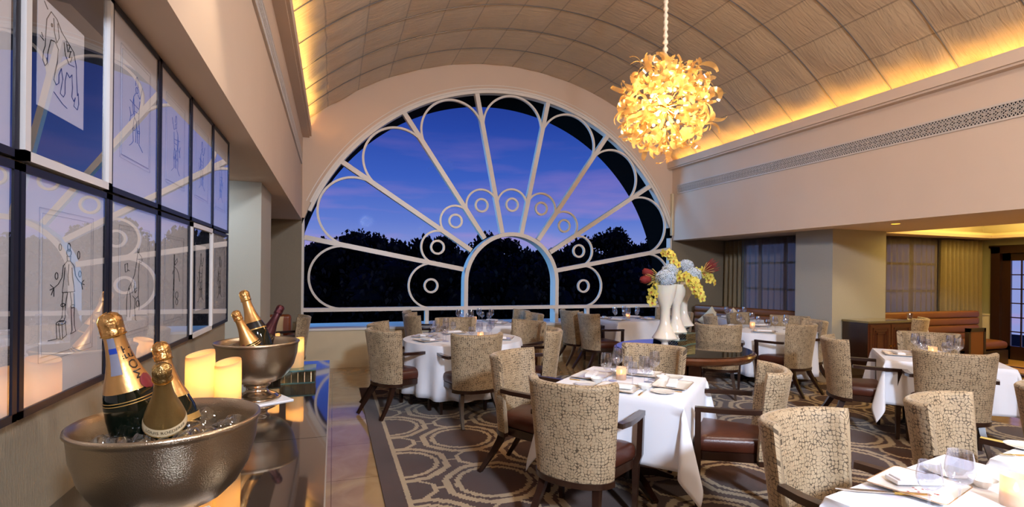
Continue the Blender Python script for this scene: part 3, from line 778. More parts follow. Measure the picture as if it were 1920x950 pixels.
def round_cloth(r,drop,seed=0,topz=.757,folds=17):
    m=MB(); n=136; loops=[]
    for k in range(5): loops.append([(r*k/4*math.cos(2*PI*j/n),r*k/4*math.sin(2*PI*j/n),topz) for j in range(n)])
    for k in range(1,11):
        d=drop*k/10; row=[]
        for j in range(n):
            a=2*PI*j/n; w=(.035*d/drop+.004)*(math.sin(folds*a+seed)+.5*math.sin((folds*1.0-6)*a+seed*2))
            rr=r+.008+.02*d+w; row.append((rr*math.cos(a),rr*math.sin(a),topz-d+.01*math.sin(4*a) *k/10))
        loops.append(row)
    m.loft(loops,True,False,False); return m
def cloth_obj(m,name,loc,rz,label,group=None,mat='cloth'):
    o=m.build(name,mat,None,True,60); o.location=loc; o.rotation_euler=(0,0,rz)
    md=o.modifiers.new('s','SOLIDIFY'); md.thickness=.003; md.offset=1
    tag(o,label,'tablecloth',group); return o
def table_base(root,h,rnd_=False,top=.735):
    m=MB()
    if rnd_: m.slab(circ2(h-.004,40),[(top-.03,1),(top,1)])
    else: m.bx((-h+.004,-h+.004,top-.03),(h-.004,h-.004,top))
    m.build('tabletop','darkwood',root)
    MB().lathe([(.0,.05),(.06,.05),(.055,.12),(.04,.2),(.045,.6),(.09,.70),(.0,.705)],20).build('pedestal','darkwood',root,True)
    for k in range(4):
        a=PI/4+k*PI/2; MB().bar([(.03*math.cos(a),.03*math.sin(a),.10),(.2*math.cos(a),.2*math.sin(a),.07),(.36*math.cos(a),.36*math.sin(a),.012)],[.06,.055,.04],[.07,.05,.022]).build('foot','darkwood',root,True,30)
TB={}
def sq_table(key,x,y,rz,h,drop,tl,cl,seed=0):
    t=empty('dining_table',(x,y,.012),R(rz)); table_base(t,h); tag(t,tl,'table')
    cloth_obj(square_cloth(h,drop,seed),'tablecloth',(x,y,0),R(rz),cl); TB[key]=(x,y,R(rz),h)
def rd_table(key,x,y,r,drop,tl,cl,seed=0):
    t=empty('round_dining_table',(x,y,.012 if x<6.7 else 0),.3); table_base(t,r,True); tag(t,tl,'table')
    cloth_obj(round_cloth(r,drop,seed),'tablecloth',(x,y,0),0,cl); TB[key]=(x,y,0,r)
sq_table('T1',2.08,3.28,41.5,.455,.43,'dark pedestal dining table hidden under the near centre white cloth','white square cloth with pointed hanging corners on near centre table',1)
rd_table('T2',1.49,6.05,.71,.58,'round dark pedestal table beneath the pleated cloth at left','round white cloth falling in pleats at left, near the sideboard',.6)
sq_table('T3',2.12,7.82,0,.55,.42,'dark dining table under cloth, left one against the big window','white cloth on the left window table, behind the round table',2)
sq_table('T4',4.92,7.92,3,.50,.50,'dark dining table under cloth, middle of window left of vases','cream-lit white cloth on window table just left of the vases',3)
p=c2(1425,620,.757)
rd_table('T6',6.05,5.95,.70,.60,'round dark table under pleated cloth, left of grey column','round white cloth in pleats between the vases and grey column',2.2)
sq_table('T7',5.64,3.40,42,.465,.42,'dark pedestal table under cloth at right, before the cabinet','white cloth with pointed corners on square table at right',4)
sq_table('T8',2.215,.985,10,.465,.40,'dark dining table under the nearest cloth at bottom right','nearest white tablecloth filling the bottom right corner',5)
sq_table('T9',3.27,1.05,10,.465,.42,'dark dining table at right picture edge under white cloth','white tablecloth corner at right picture edge beyond nearest table',6)
sq_table('T10',7.0,7.55,0,.36,.40,'small dark table under cloth before the left leather bench','small white cloth on bench table left of grey column',7)
sq_table('T11',8.80,5.80,0,.22,.40,'small dark table under cloth behind the dark cabinet','small white cloth seen just above the dark cabinet',8)

# round wooden table with glass top
rt=empty('round_wooden_table',(3.60,4.66,.012)); tag(rt,'large round polished wood table with glass top, carrying the three vases','table')
r=.73
MB().lathe([(0,.715),(r-.10,.70),(r-.06,.66),(r-.03,.665),(r,.70),(r+.005,.72),(r-.005,.738),(r-.03,.742),(0,.742)],72).build('tabletop','roundwood',rt,True,40)
MB().lathe([(0,.742),(r-.03,.742),(r-.026,.746),(r-.03,.750),(0,.750)],72).build('glass_top',pbr('dark_glass_top',(40,26,18),.02,coat=1.,spec=1.),rt,True,40)
m=MB()
for k in range(8):
    a=k*PI/4; m.box((.16*math.cos(a),.16*math.sin(a),.38),(.15,.10,.60),(0,0,a+PI/2),1.1)
m.lathe([(0,.0),(.36,.0),(.37,.03),(.36,.06),(.25,.085),(0,.09)],40); m.build('pedestal','roundwood',rt,True,30)

# ------------------------------------------------------------ vases and flowers
def vase_mb(h,rt_,rn,rb,tf=.0):
    pr=[(0,.0),(rn*.95,.0),(rn*1.0,.01),(rn*.75,.05*h),(rn*.7,.08*h),(rb*.6,.115*h),(rb,.145*h),(rb*1.01,.155*h),(rb*.93,.175*h),(rb*.66,.26*h),(rn*1.12,.38*h),(rn,.50*h),(rn*1.05,.62*h),(rt_*.80,.80*h),(rt_*.95,.93*h),(rt_,h),(rt_-.006,h),(rt_*.9,.93*h),(rt_*.7,.8*h),(0,.7*h)]
    return MB().lathe(pr,40)
RTX,RTY=3.60,4.66
def place(o,x,y,z=0,rz=0): o.location=(x,y,z); o.rotation_euler=(0,0,rz); return o
vA=(3.42,4.72); vB=(3.62,4.80); vC=(3.82,4.93)
o=place(vase_mb(.68,.125,.05,.135).build('tall_vase','vaseglass',None,True,60),vA[0],vA[1],.762); tag(o,'tallest milky glass vase, front left, standing straight on wooden table','vase')
o=place(vase_mb(.62,.12,.046,.125).build('tall_vase','vaseglass',None,True,60),vB[0],vB[1],.828); tag(o,'middle milky glass vase standing on the smaller mirrored block','vase')
o=place(vase_mb(.58,.12,.045,.120).build('tall_vase','vaseglass',None,True,60),vC[0],vC[1],.888); tag(o,'rear right milky glass vase standing on the taller mirrored block','vase')
def mirror_block(x,y,w,h,lab):
    e=empty('mirrored_block',(x,y,.762),.35)
    MB().bx((-w,-w,.006),(w,w,h-.006)).build('mosaic_sides','mosaic',e)
    MB().bx((-w-.004,-w-.004,h-.006),(w+.004,w+.004,h)).bx((-w-.004,-w-.004,0),(w+.004,w+.004,.006)).build('glass_plate',pbr('green_edge_glass',(120,150,140),.05,metal=.6),e)
    tag(e,lab,'display block')
mirror_block(vB[0],vB[1],.085,.066,'small low mirrored glass block under the middle vase')
mirror_block(vC[0],vC[1],.10,.126,'taller mirrored glass block under the rear right vase')

def hydrangea(x,y,z,r,lab,seed,stem_to):
    e=empty('hydrangea',(x,y,z)); rr=random.Random(seed); m=MB()
    n=230
    for k in range(n):
        t=1-2*(k+.5)/n; a=k*2.39996
        if t<-.75: continue
        d=Vector((math.sqrt(1-t*t)*math.cos(a),math.sqrt(1-t*t)*math.sin(a),t*.86))
        c=d*r*(1+rr.uniform(-.07,.05)); q=d.to_track_quat('Z','Y').to_matrix().to_4x4(); sp=rr.uniform(0,PI); s=r*.145
        M=Matrix.Translation(c)@q@Matrix.Rotation(sp,4,'Z')@Euler((rr.uniform(-.4,.4),rr.uniform(-.4,.4),0)).to_matrix().to_4x4()
        vs=[(0,0,0)];fs=[]
        for p_ in range(4):
            b=p_*PI/2
            vs+=[(s*.75*math.cos(b-.5),s*.75*math.sin(b-.5),s*.2),(s*1.15*math.cos(b),s*1.15*math.sin(b),s*.12),(s*.75*math.cos(b+.5),s*.75*math.sin(b+.5),s*.2)]
            i=1+p_*3; fs+=[(0,i,i+1,i+2)]
        m.add(vs,fs,M)
    m.build('petals','hyd',e)
    MB().lathe([(0,-r*.8),(r*.55,-r*.55),(r*.78,-.1*r),(r*.7,r*.4),(r*.3,r*.72),(0,r*.78)],16).build('flower_core',pbr('hydrangea_core',(120,140,130),.8),e,True)
    sx,sy,sz=stem_to; MB().tube([(0,0,-r*.5),((sx-x)*.5,(sy-y)*.5,(sz-z)*.55),(sx-x,sy-y,sz-z)],.004,6).build('stem','stem',e,True)
    tag(e,lab,'flower')
tA=(vA[0],vA[1],1.40); tB=(vB[0],vB[1],1.40); tC=(vC[0],vC[1],1.42)
hydrangea(3.38,4.66,1.515,.105,'pale blue hydrangea head above tallest vase, the lowest and frontmost',1,(tA[0],tA[1],1.3))
hydrangea(3.53,4.79,1.60,.085,'pale blue hydrangea head behind and above the front one',2,(tA[0],tA[1],1.3))
hydrangea(3.86,4.84,1.545,.105,'pale blue hydrangea head at right above the rear vase',3,(tC[0],tC[1],1.3))
hydrangea(3.90,4.99,1.655,.085,'small pale hydrangea head topmost behind the right one',4,(tC[0],tC[1],1.3))
def make_blossom(parent,M,mats=('orchid','orchid_lip')):
    m=MB(); s=.033
    for k in range(5):
        a=PI/2+k*2*PI/5; w=.36
        pts=[(0,0,0)]
        for t,ww in ((.35,.30),(.7,.42),(1.0,.25),(1.15,0)):
            for sg in ((-1,1) if ww else (0,)):
                pts.append((s*(t*math.cos(a)-sg*ww*math.sin(a)),s*(t*math.sin(a)+sg*ww*math.cos(a)),s*(.25*t-.12*t*t+(.05 if sg else 0))))
        m.add(pts,[(0,1,2),(1,3,4,2),(3,5,6,4),(5,7,6)],M)
    b=m.build('blossom',mats[0],parent)
    l=MB(); l.add([(0,0,s*.15),(-s*.3,-s*.15,s*.35),(0,-s*.55,s*.45),(s*.3,-s*.15,s*.35),(0,s*.15,s*.4)],[(0,1,2),(0,2,3),(1,4,0),(0,4,3)],M)
    l.build('lip',mats[1],b)
def orchid(x,y,z,path,n,lab,seed):
    e=empty('orchid_spray',(x,y,z)); rr=random.Random(seed)
    P=[Vector(p) for p in path]
    def at(t):
        t*=len(P)-1; i=min(int(t),len(P)-2); return P[i].lerp(P[i+1],t-i)
    MB().tube([tuple(at(t/16)) for t in range(17)],.0035,6).build('stem','stem',e,True)
    for k in range(n):
        t=.22+.78*(k+.5)/n; c=at(t); a=k*2.4+rr.uniform(-.3,.3)
        d=Vector((math.cos(a)*.8-.35,math.sin(a)*.6-.75,rr.uniform(-.25,.45))).normalized()
        q=d.to_track_quat('Z','Y').to_matrix().to_4x4()
        make_blossom(e,Matrix.Translation(c+d*.038)@q@Matrix.Rotation(rr.uniform(-.3,.3),4,'Z')@Matrix.Scale(rr.uniform(1.15,1.5),4))
    tag(e,lab,'flower')
orchid(*tB,[(0,0,-.1),(.0,-.02,.12),(-.03,-.02,.26),(-.08,-.0,.36),(-.13,.02,.40)],15,'yellow orchid spray standing up highest above middle vase',1)
orchid(*tB,[(0,0,-.1),(.0,-.08,.10),(.02,-.14,.14),(.06,-.20,.06),(.12,-.24,-.05)],16,'yellow orchid spray arching forward in the middle of the arrangement',2)
orchid(*tC,[(0,0,-.1),(.02,-.06,.08),(.0,-.16,.08),(.0,-.24,-.02),(.02,-.27,-.13)],16,'yellow orchid spray drooping lowest at the right front',3)
orchid(*tC,[(0,0,-.1),(.06,-.02,.12),(.16,-.06,.18),(.24,-.10,.14),(.29,-.12,.04)],14,'yellow orchid spray leaning out to the right',4)
orchid(*tA,[(0,0,-.1),(-.05,.02,.05),(-.12,.02,.03),(-.16,.0,-.06),(-.17,-.0,-.16)],8,'short yellow orchid spray hanging left of the tallest vase',5)
def red_flower(x,y,z,d,lab,kind=0):
    e=empty('banksia' if kind==0 else 'red_tassel_flower',(0,0,0)); d=Vector(d).normalized(); q=Matrix.Translation((x,y,z))@d.to_track_quat('Z','Y').to_matrix().to_4x4()
    if kind==0:
        MB().lathe([(0,0),(.03,.005),(.042,.04),(.044,.08),(.034,.115),(0,.13)],20,q).build('flower_head','red_flower',e,True,80)
        m=MB()
        for k in range(14):
            a=k*2*PI/14; m.bar([q@Vector((.02*math.cos(a),.02*math.sin(a),-.07)),q@Vector((.042*math.cos(a),.042*math.sin(a),-.01)),q@Vector((.062*math.cos(a),.062*math.sin(a),.03))],[.006,.009,.002],[.003]*3)
        m.build('bracts','bract',e)
    else:
        m=MB(); rr=random.Random(5)
        for k in range(46):
            a=rr.uniform(0,2*PI); s=rr.uniform(.02,.06)
            m.bar([q@Vector((0,0,0)),q@Vector((s*.9*math.cos(a),s*.9*math.sin(a),.045)),q@Vector((s*1.3*math.cos(a),s*1.3*math.sin(a),.12+rr.uniform(0,.05)))],[.004,.009,.003],[.004]*3)
        m.build('flower_head','red_flower',e)
        m=MB()
        for k in range(10):
            a=k*2*PI/10+.2; m.bar([q@Vector((0,0,-.03)),q@Vector((.04*math.cos(a),.04*math.sin(a),.03)),q@Vector((.07*math.cos(a),.07*math.sin(a),.08))],[.005,.010,.002],[.003]*3)
        m.build('bracts','bract',e)
    b=Vector((x,y,z))-d*.18+Vector((0,0,-.06)); MB().tube([(x,y,z),tuple(Vector((x,y,z))-d*.09),tuple(b)],.005,6).build('stem','stem',e,True)
    tag(e,lab,'flower')
red_flower(3.23,4.73,1.50,(-1,-.1,-.05),'dark red banksia head pointing left, the outermost one')
red_flower(3.31,4.79,1.55,(-.7,.2,.25),'smaller dark red banksia head tucked beside the front hydrangea')
red_flower(3.99,4.78,1.60,(.7,-.2,.45),'dark red tassel flower at the right end of the arrangement',1)

# ------------------------------------------------------------ tableware
def glass_mb(h,r,stem=.45,tall=1.):
    s=h*stem; b=h-s
    pr=[(0,0),(r*.92,0),(r*.94,.002),(r*.5,.005),(.006,.010),(.0038,.02),(.0036,s*.8),(.006,s*.97),(r*.45,s+b*.06),(r*.85,s+b*.22),(r,s+b*.42),(r*.95,s+b*.66),(r*.80,h),(r*.775,h),(r*.93,s+b*.66),(r*.975,s+b*.42),(r*.82,s+b*.24),(r*.4,s+b*.09),(0,s+b*.05)]
    return MB().lathe(pr,20)
GL=glass_mb(.215,.042).build('large_wine_glass','glass',None,True,50)
GS=glass_mb(.165,.036,.42).build('small_wine_glass','glass',None,True,50)
def sqplate_mb(w=.145,d=.125):
    m=MB(); m.slab(rrect(2*w,2*d,.02,3),[(0,.55),(.004,.72),(.006,.80),(.016,1.),(.018,.995),(.009,.80),(.0075,.7)]); return m
PL=empty('square_plate'); sqplate_mb().build('plate_body','china',PL,True,40)
m=MB(); m.tube([(x,y,.018) for x,y in rrect(.288,.248,.02,3)],.0016,5,closed=True); m.build('gold_edge','china_rim',PL,True)
NK=MB().box((0,0,.008),(.19,.07,.016)).box((.004,-.004,.019),(.18,.062,.008)).build('folded_napkin','napkin'); md=NK.modifiers.new('b','BEVEL'); md.width=.004; md.segments=2
BP=MB().lathe([(0,0),(.045,0),(.05,.003),(.078,.011),(.08,.013),(.076,.012),(.05,.006),(0,.005)],32).build('bread_plate','china',None,True,50)
BW=MB().lathe([(0,0),(.025,0),(.028,.004),(.045,.022),(.052,.034),(.049,.034),(.042,.022),(.024,.008),(0,.007)],32).build('small_bowl','china',None,True,50)
KN=empty('table_knife'); MB().bar([(0,-.11,.004),(0,-.03,.005)],[.009,.008],[.006,.006]).build('handle','brass',KN); MB().bar([(0,-.03,.005),(0,.05,.005),(.002,.10,.005)],[.010,.014,.003],[.0025]*3).build('blade','steel',KN)
FK=empty('table_fork'); MB().bar([(0,-.10,.004),(0,.03,.006)],[.010,.006],[.004,.004]).build('handle','brass',FK)
m=MB(); m.bar([(0,.03,.006),(0,.045,.006)],[.006,.022],[.003,.003])
for q in (-.009,-.003,.003,.009): m.bar([(q,.045,.006),(q,.095,.008)],[.003,.002],[.002,.002])
m.build('tines','steel',FK)
VT=empty('votive_candle')
MB().lathe([(0,.0),(.036,.0),(.038,.003),(.037,.095),(.035,.095),(.035,.010),(0,.009)],28).build('glass_cup','frosted',VT,True,50)
MB().lathe([(0,.010),(.030,.010),(.030,.045),(.0,.043)],20).build('wax','candle',VT,True,50)
MB().lathe([(0,.043),(.006,.050),(.0065,.058),(.003,.070),(0,.076)],10).build('flame','flame',VT,True,80)
used={}
def put(proto,x,y,z,rz,label,cat,group=None):
    k=proto.name
    if k in used: o=copy_tree(proto)
    else: used[k]=1; o=proto
    o.location=(x,y,z); o.rotation_euler=(0,0,rz); tag(o,label,cat,group); return o
ZT=.7605
def setting(tk,ang,seat,tname,glasses=2,plates=True,rad=.27,fine=True):
    x,y,rz,h=TB[tk]; a=rz+R(ang); c,s=math.cos(a),math.sin(a)
    def P(f,l): return x+c*f-s*l, y+s*f+c*l   # f: out towards the diner, l: to the diner's left... 
    g='place setting on '+tname
    if plates:
        px,py=P(rad+.03,0); put(PL,px,py,ZT,a+PI/2,'square white plate at the %s place on %s'%(seat,tname),'plate')
        put(NK,px,py,ZT+.0135,a+PI/2+.15,'folded white napkin on the %s plate of %s'%(seat,tname),'napkin')
        if fine:
            bx_,by_=P(rad+.02,-.24); put(BP,bx_,by_,ZT,0,'round bread plate beside the %s plate on %s'%(seat,tname),'plate')
            qx,qy=P(rad-.11,-.20); put(BW,qx,qy,ZT,0,'small white butter bowl by the %s plate on %s'%(seat,tname),'bowl')
            kx,ky=P(rad+.03,.175); put(KN,kx,ky,ZT,a+PI/2,'table knife beside the %s plate on %s'%(seat,tname),'knife')
            kx,ky=P(rad+.03,-.165); put(FK,kx,ky,ZT,a+PI/2,'table fork beside the %s plate on %s'%(seat,tname),'fork')
    gx,gy=P(rad-.13,.14); put(GL,gx,gy,ZT,0,'large empty wine glass at the %s place on %s'%(seat,tname),'glass')
    if glasses>1:
        gx,gy=P(rad-.15,.05); put(GS,gx,gy,ZT,0,'small empty wine glass at the %s place on %s'%(seat,tname),'glass')
def votive(tk,dx,dy,tname):
    x,y,rz,h=TB[tk]; put(VT,x+dx,y+dy,ZT,0,'lit tea light in frosted glass on %s'%tname,'candle')
n1='near centre table'
for a,s in ((0,'far right'),(90,'far left'),(180,'near left'),(270,'near right')): setting('T1',a,s,n1)
votive('T1',-.03,.08,n1)
n2='left round table'
for a,s in ((200,'near left'),(265,'front'),(150,'far left'),(335,'right'),(90,'back')): setting('T2',a,s,n2,rad=.46,fine=False)
votive('T2',.15,-.25,n2)
n3='left window table'
for a,s in ((150,'far left'),(210,'near left'),(30,'far right'),(-30,'near right')): setting('T3',a,s,n3,rad=.36,fine=False)
votive('T3',.0,.05,n3)
n4='middle window table'
for a,s in ((150,'far left'),(210,'near left'),(30,'far right'),(-30,'near right')): setting('T4',a,s,n4,rad=.34,fine=False)
votive('T4',.05,.02,n4)
n6='right round table'
for a,s in ((225,'front left'),(320,'front right'),(120,'back left'),(50,'back right')): setting('T6',a,s,n6,rad=.44,fine=False)
votive('T6',-.10,.12,n6)
n7='right square table'
for a,s in ((0,'far right'),(90,'far left'),(180,'near left'),(270,'near right')): setting('T7',a,s,n7,fine=False)
votive('T7',.05,.06,n7)
n10='bench table left of column'
for a,s in ((90,'back'),(270,'front')): setting('T10',a,s,n10,rad=.2,fine=False)
votive('T10',0,.0,n10)
setting('T11',150,'left','table behind the cabinet',rad=.1,glasses=1,fine=False)
n8='nearest table'
# nearest table: laid by hand to match the photograph
def W8(u,v,z=ZT):
    a=(u-960)/960.; b=(512-v)/960.; a2=a*math.cos(PH)-b*math.sin(PH); b2=b*math.cos(PH)+a*math.sin(PH)
    X,Y=a2*math.cos(TH)+math.sin(TH),-a2*math.sin(TH)+math.cos(TH); t=(z-1.55)/b2; return X*t,Y*t
x,y=W8(1722,915); pl8=put(PL,x,y,ZT,R(15),'large square white plate with red petal print on nearest table','plate'); 
for ch in pl8.children: pass
put(NK,x+.02,y+.02,ZT+.0135,R(-20),'folded white napkin on the red-dotted plate of the nearest table','napkin')
m=MB(); rr=random.Random(3)
for k in range(12): m.lathe([(0,.0),(.005,.0),(0,.0015)],7,Tr(-.115+rr.uniform(0,.09),-.02+rr.uniform(-.06,.03),.0135))
dots=m.build('petal_print','red_dot',pl8); dots.location=(0,0,.003)
x,y=W8(1742,962); put(GS,x,y,ZT,0,'nearest small wine glass, left of the taller one in front right','glass').scale=(1.05,1.05,1.05)
x,y=W8(1799,966); put(GL,x,y,ZT,0,'tallest foreground wine glass at the bottom right corner','glass')
x,y=W8(1778,888); put(BP,x,y,ZT,0,'round bread plate beyond the red-dotted plate on nearest table','plate')
x,y=W8(1843,912); put(BW,x,y,ZT,0,'small white bowl near the right edge of the nearest table','bowl').scale=(.9,.9,.9)
x,y=W8(1905,948); put(VT,x,y,ZT,0,'lit tea light in frosted glass at bottom right picture corner','candle').scale=(1.15,1.15,1.1)
x,y=W8(1650,925); put(KN,x,y,ZT,R(62),'gold-handled knife left of the red-dotted plate on nearest table','knife').scale=(1.5,1.5,1.5)
x,y=W8(1912,842); put(BP,x+.05,y,ZT,0,'bread plate at right picture edge on the farther front table','plate')
x,y=W8(1912,856); put(FK,x+.02,y,ZT,R(70),'fork at right picture edge on the farther front table','fork')

# ------------------------------------------------------------ banquettes, cushions, cabinet
def bench(name,p0,p1,depth,lab,seg_h=(.42,.56,.70,.83,.95),mat='orange_leather'):
    """back along p0->p1, seat to the right-hand side of that direction"""
    a=Vector((p0[0],p0[1],0)); b=Vector((p1[0],p1[1],0)); ln=(b-a).length; d=(b-a).normalized(); ang=math.atan2(d.y,d.x)
    e=empty(name,(p0[0],p0[1],0),ang)
    MB().bx((0,-depth,.0),(ln,-.02,.30)).build('base','darkwood',e)
    m=MB(); sec=[]
    for k in range(9): t=k/8*PI; sec.append((math.cos(t),math.sin(t)))
    def roll(z0,z1,y0,y1,nm):
        zc,yc=(z0+z1)/2,(y0+y1)/2; hz,hy=(z1-z0)/2,(y1-y0)/2; L_=[]
        n=24
        for xx,k in ((0,.7),(.02,.95),(.05,1.),(ln-.05,1.),(ln-.02,.95),(ln,.7)):
            L_.append([(xx,yc+k*hy*math.copysign(abs(math.cos(2*PI*j/n))**.5,math.cos(2*PI*j/n)),zc+k*hz*math.copysign(abs(math.sin(2*PI*j/n))**.6,math.sin(2*PI*j/n))) for j in range(n)])
        MB().loft(L_).build(nm,mat,e,True,50)
    roll(.30,.46,-depth-.01,-.03,'seat')
    for k in range(len(seg_h)-1): roll(seg_h[k],seg_h[k+1]+.004,-.13-.012*k*0,.0,'back_roll')
    tag(e,lab,'bench'); return e
bench('leather_bench',(7.02,8.62),(7.60,6.62),.55,'tan leather bench with rolled back under the corner window, left of column')
bench('leather_bench',(8.55,6.16),(11.2,6.16),.55,'tan leather bench with horizontal rolls beneath the wide curtained window',)
e=empty('bench_end_panel',(10.1,5.5,0),R(90)); MB().bx((-.03,-.22,0),(.03,.22,.06)).bx((-.03,-.22,.66),(.03,.22,.72)).bx((-.03,-.22,0),(.03,-.17,.72)).bx((-.03,.17,0),(.03,.22,.72)).build('panel_frame','darkwood',e)
MB().bx((-.02,-.17,.06),(.02,.17,.66)).build('leather_panel','orange_leather',e); tag(e,'dark framed leather panel standing before the right end of the long bench','panel')
def cushion_mb(w=.42,h=.42,t=.13):
    m=MB(); n=12; vs=[]
    for sd in (1,-1):
        for j in range(n+1):
            for i in range(n+1):
                x,y=i/n*2-1,j/n*2-1; b=max(0,(1-x**4)*(1-y**4))**.6
                k=1-.06*(1-abs(y)**2)*abs(x)**3; k2=1-.06*(1-abs(x)**2)*abs(y)**3
                vs.append((x*w/2*k,sd*b*t/2,y*h/2*k2))
    fs=[]; o=(n+1)**2
    for j in range(n):
        for i in range(n):
            q=j*(n+1)+i; fs.append((q,q+1,q+n+2,q+n+1)); fs.append((o+q,o+q+n+1,o+q+n+2,o+q+1))
    return m.add(vs,fs)
o=cushion_mb().build('scatter_cushion','cushion_white',None,True,80); o.location=(7.05,8.2,.66); o.rotation_euler=(R(-15),R(45),R(115)); tag(o,'ivory cushion standing on its corner on the bench, left of the pair','cushion')
o2=o.copy(); col.objects.link(o2); o2.location=(7.16,7.75,.66); tag(o2,'ivory cushion standing on its corner on the bench, right of the pair','cushion')
# left niche seat
e=empty('leather_armchair',(-.95,8.1,0),R(0)); MB().bx((-.3,-.33,.1),(.3,.3,.44)).build('seat','orange_leather',e)
m=MB().bx((-.36,.2,.1),(.36,.34,.90)); b_=m.build('backrest',pbr('rust_leather',(140,70,34),.4),e); md=b_.modifiers.new('b','BEVEL'); md.width=.05; md.segments=4
for s in (-1,1):
    q=MB().bx((s*.36-.05,-.3,.1),(s*.36+.05,.25,.62)).build('arm',pbr('rust_leather_arm',(140,70,34),.4),e); md=q.modifiers.new('b','BEVEL'); md.width=.03; md.segments=3
for sx in (-.3,.3):
    for sy in (-.28,.28): MB().bx((sx-.02,sy-.02,0),(sx+.02,sy+.02,.1)).build('leg','darkwood',e)
tag(e,'rust leather seat with high back in the corner left of window','chair')
o=cushion_mb(.46,.44,.14).build('scatter_cushion','cushion',None,True,80); o.location=(-.90,8.13,.68); o.rotation_euler=(R(14),0,0); tag(o,'plump beige cushion leaning on the rust leather seat','cushion')

# cabinet in front of the column
e=empty('cabinet',(7.47,5.41,0)); W_,D_=.93,.395
MB().bx((0,0,.20),(W_,D_,.865)).build('body','cabwood',e)
MB().bx((-.015,-.015,.865),(W_+.015,D_+.01,.893)).build('top',pbr('olive_stone_top',(120,106,70),.15,coat=.5),e)
MB().bx((-.004,.0,.20),(-.001,D_,.865)).build('side_panel','darkwood',e)
for s,(xa,xb) in enumerate(((.03,.455),(.475,.90))):
    dd=MB(); dd.bx((xa,-.018,.23),(xb,.0,.84)); 
    for k,ins in enumerate((.05,.09,.125)):
        x0_,x1_,z0_,z1_=xa+ins,xb-ins,.23+ins,.84-ins; w_=.012
        dd.bx((x0_,-.026-.003*k,z0_),(x0_+w_,-.018,z1_)); dd.bx((x1_-w_,-.026-.003*k,z0_),(x1_,-.018,z1_)); dd.bx((x0_,-.026-.003*k,z0_),(x1_,-.018,z0_+w_)); dd.bx((x0_,-.026-.003*k,z1_-w_),(x1_,-.018,z1_))
    dr_=dd.build('door','cabwood',e)
    kx=(xb-.03) if s==0 else (xa+.03)
    MB().lathe([(0,0),(.006,0),(.006,.012),(.013,.018),(.013,.026),(0,.03)],12,Tr(kx,-.018,.52,0,PI/2)).build('knob','brass',dr_,True)
for sx in (.03,W_-.03):
    for sy in (.03,D_-.03): MB().bar([(sx,sy,0),(sx,sy,.20)],[.028,.045],[.028,.045],up=Vector((0,1,0))).build('leg','darkwood',e)
tag(e,'dark wooden two-door cabinet with brass knobs before the grey column','cabinet')
# ------------------------------------------------------------ sideboard along the picture wall
SBZ=.978
e=empty('sideboard',(0,0,0))
MB().bx((XA+.005,.2,.08),(-.13,3.45,.93)).build('body','darkwood',e)
m=MB().bx((XA+.002,.15,.945),(-.017,1.885,SBZ)).bx((XA+.002,1.888,.945),(-.017,3.497,SBZ)); m.build('mirror_top','granite',e)
MB().bx((XA+.002,.15,.925),(-.014,3.50,.945)).build('top_edge',pbr('pale_top_edge',(150,136,120),.3),e)
for k in range(5):
    ya=.25+k*.64; dd=MB().bx((-.13,ya,.12),(-.11,ya+.60,.90)).build('door','darkwood',e)
    MB().lathe([(0,0),(.006,0),(.006,.012),(.013,.018),(.013,.026),(0,.03)],12,Tr(-.11,ya+.55,.55,0,0,PI/2)).build('knob','brass',dd,True)
tag(e,'long dark sideboard with mirror-like black top along the picture wall','sideboard')

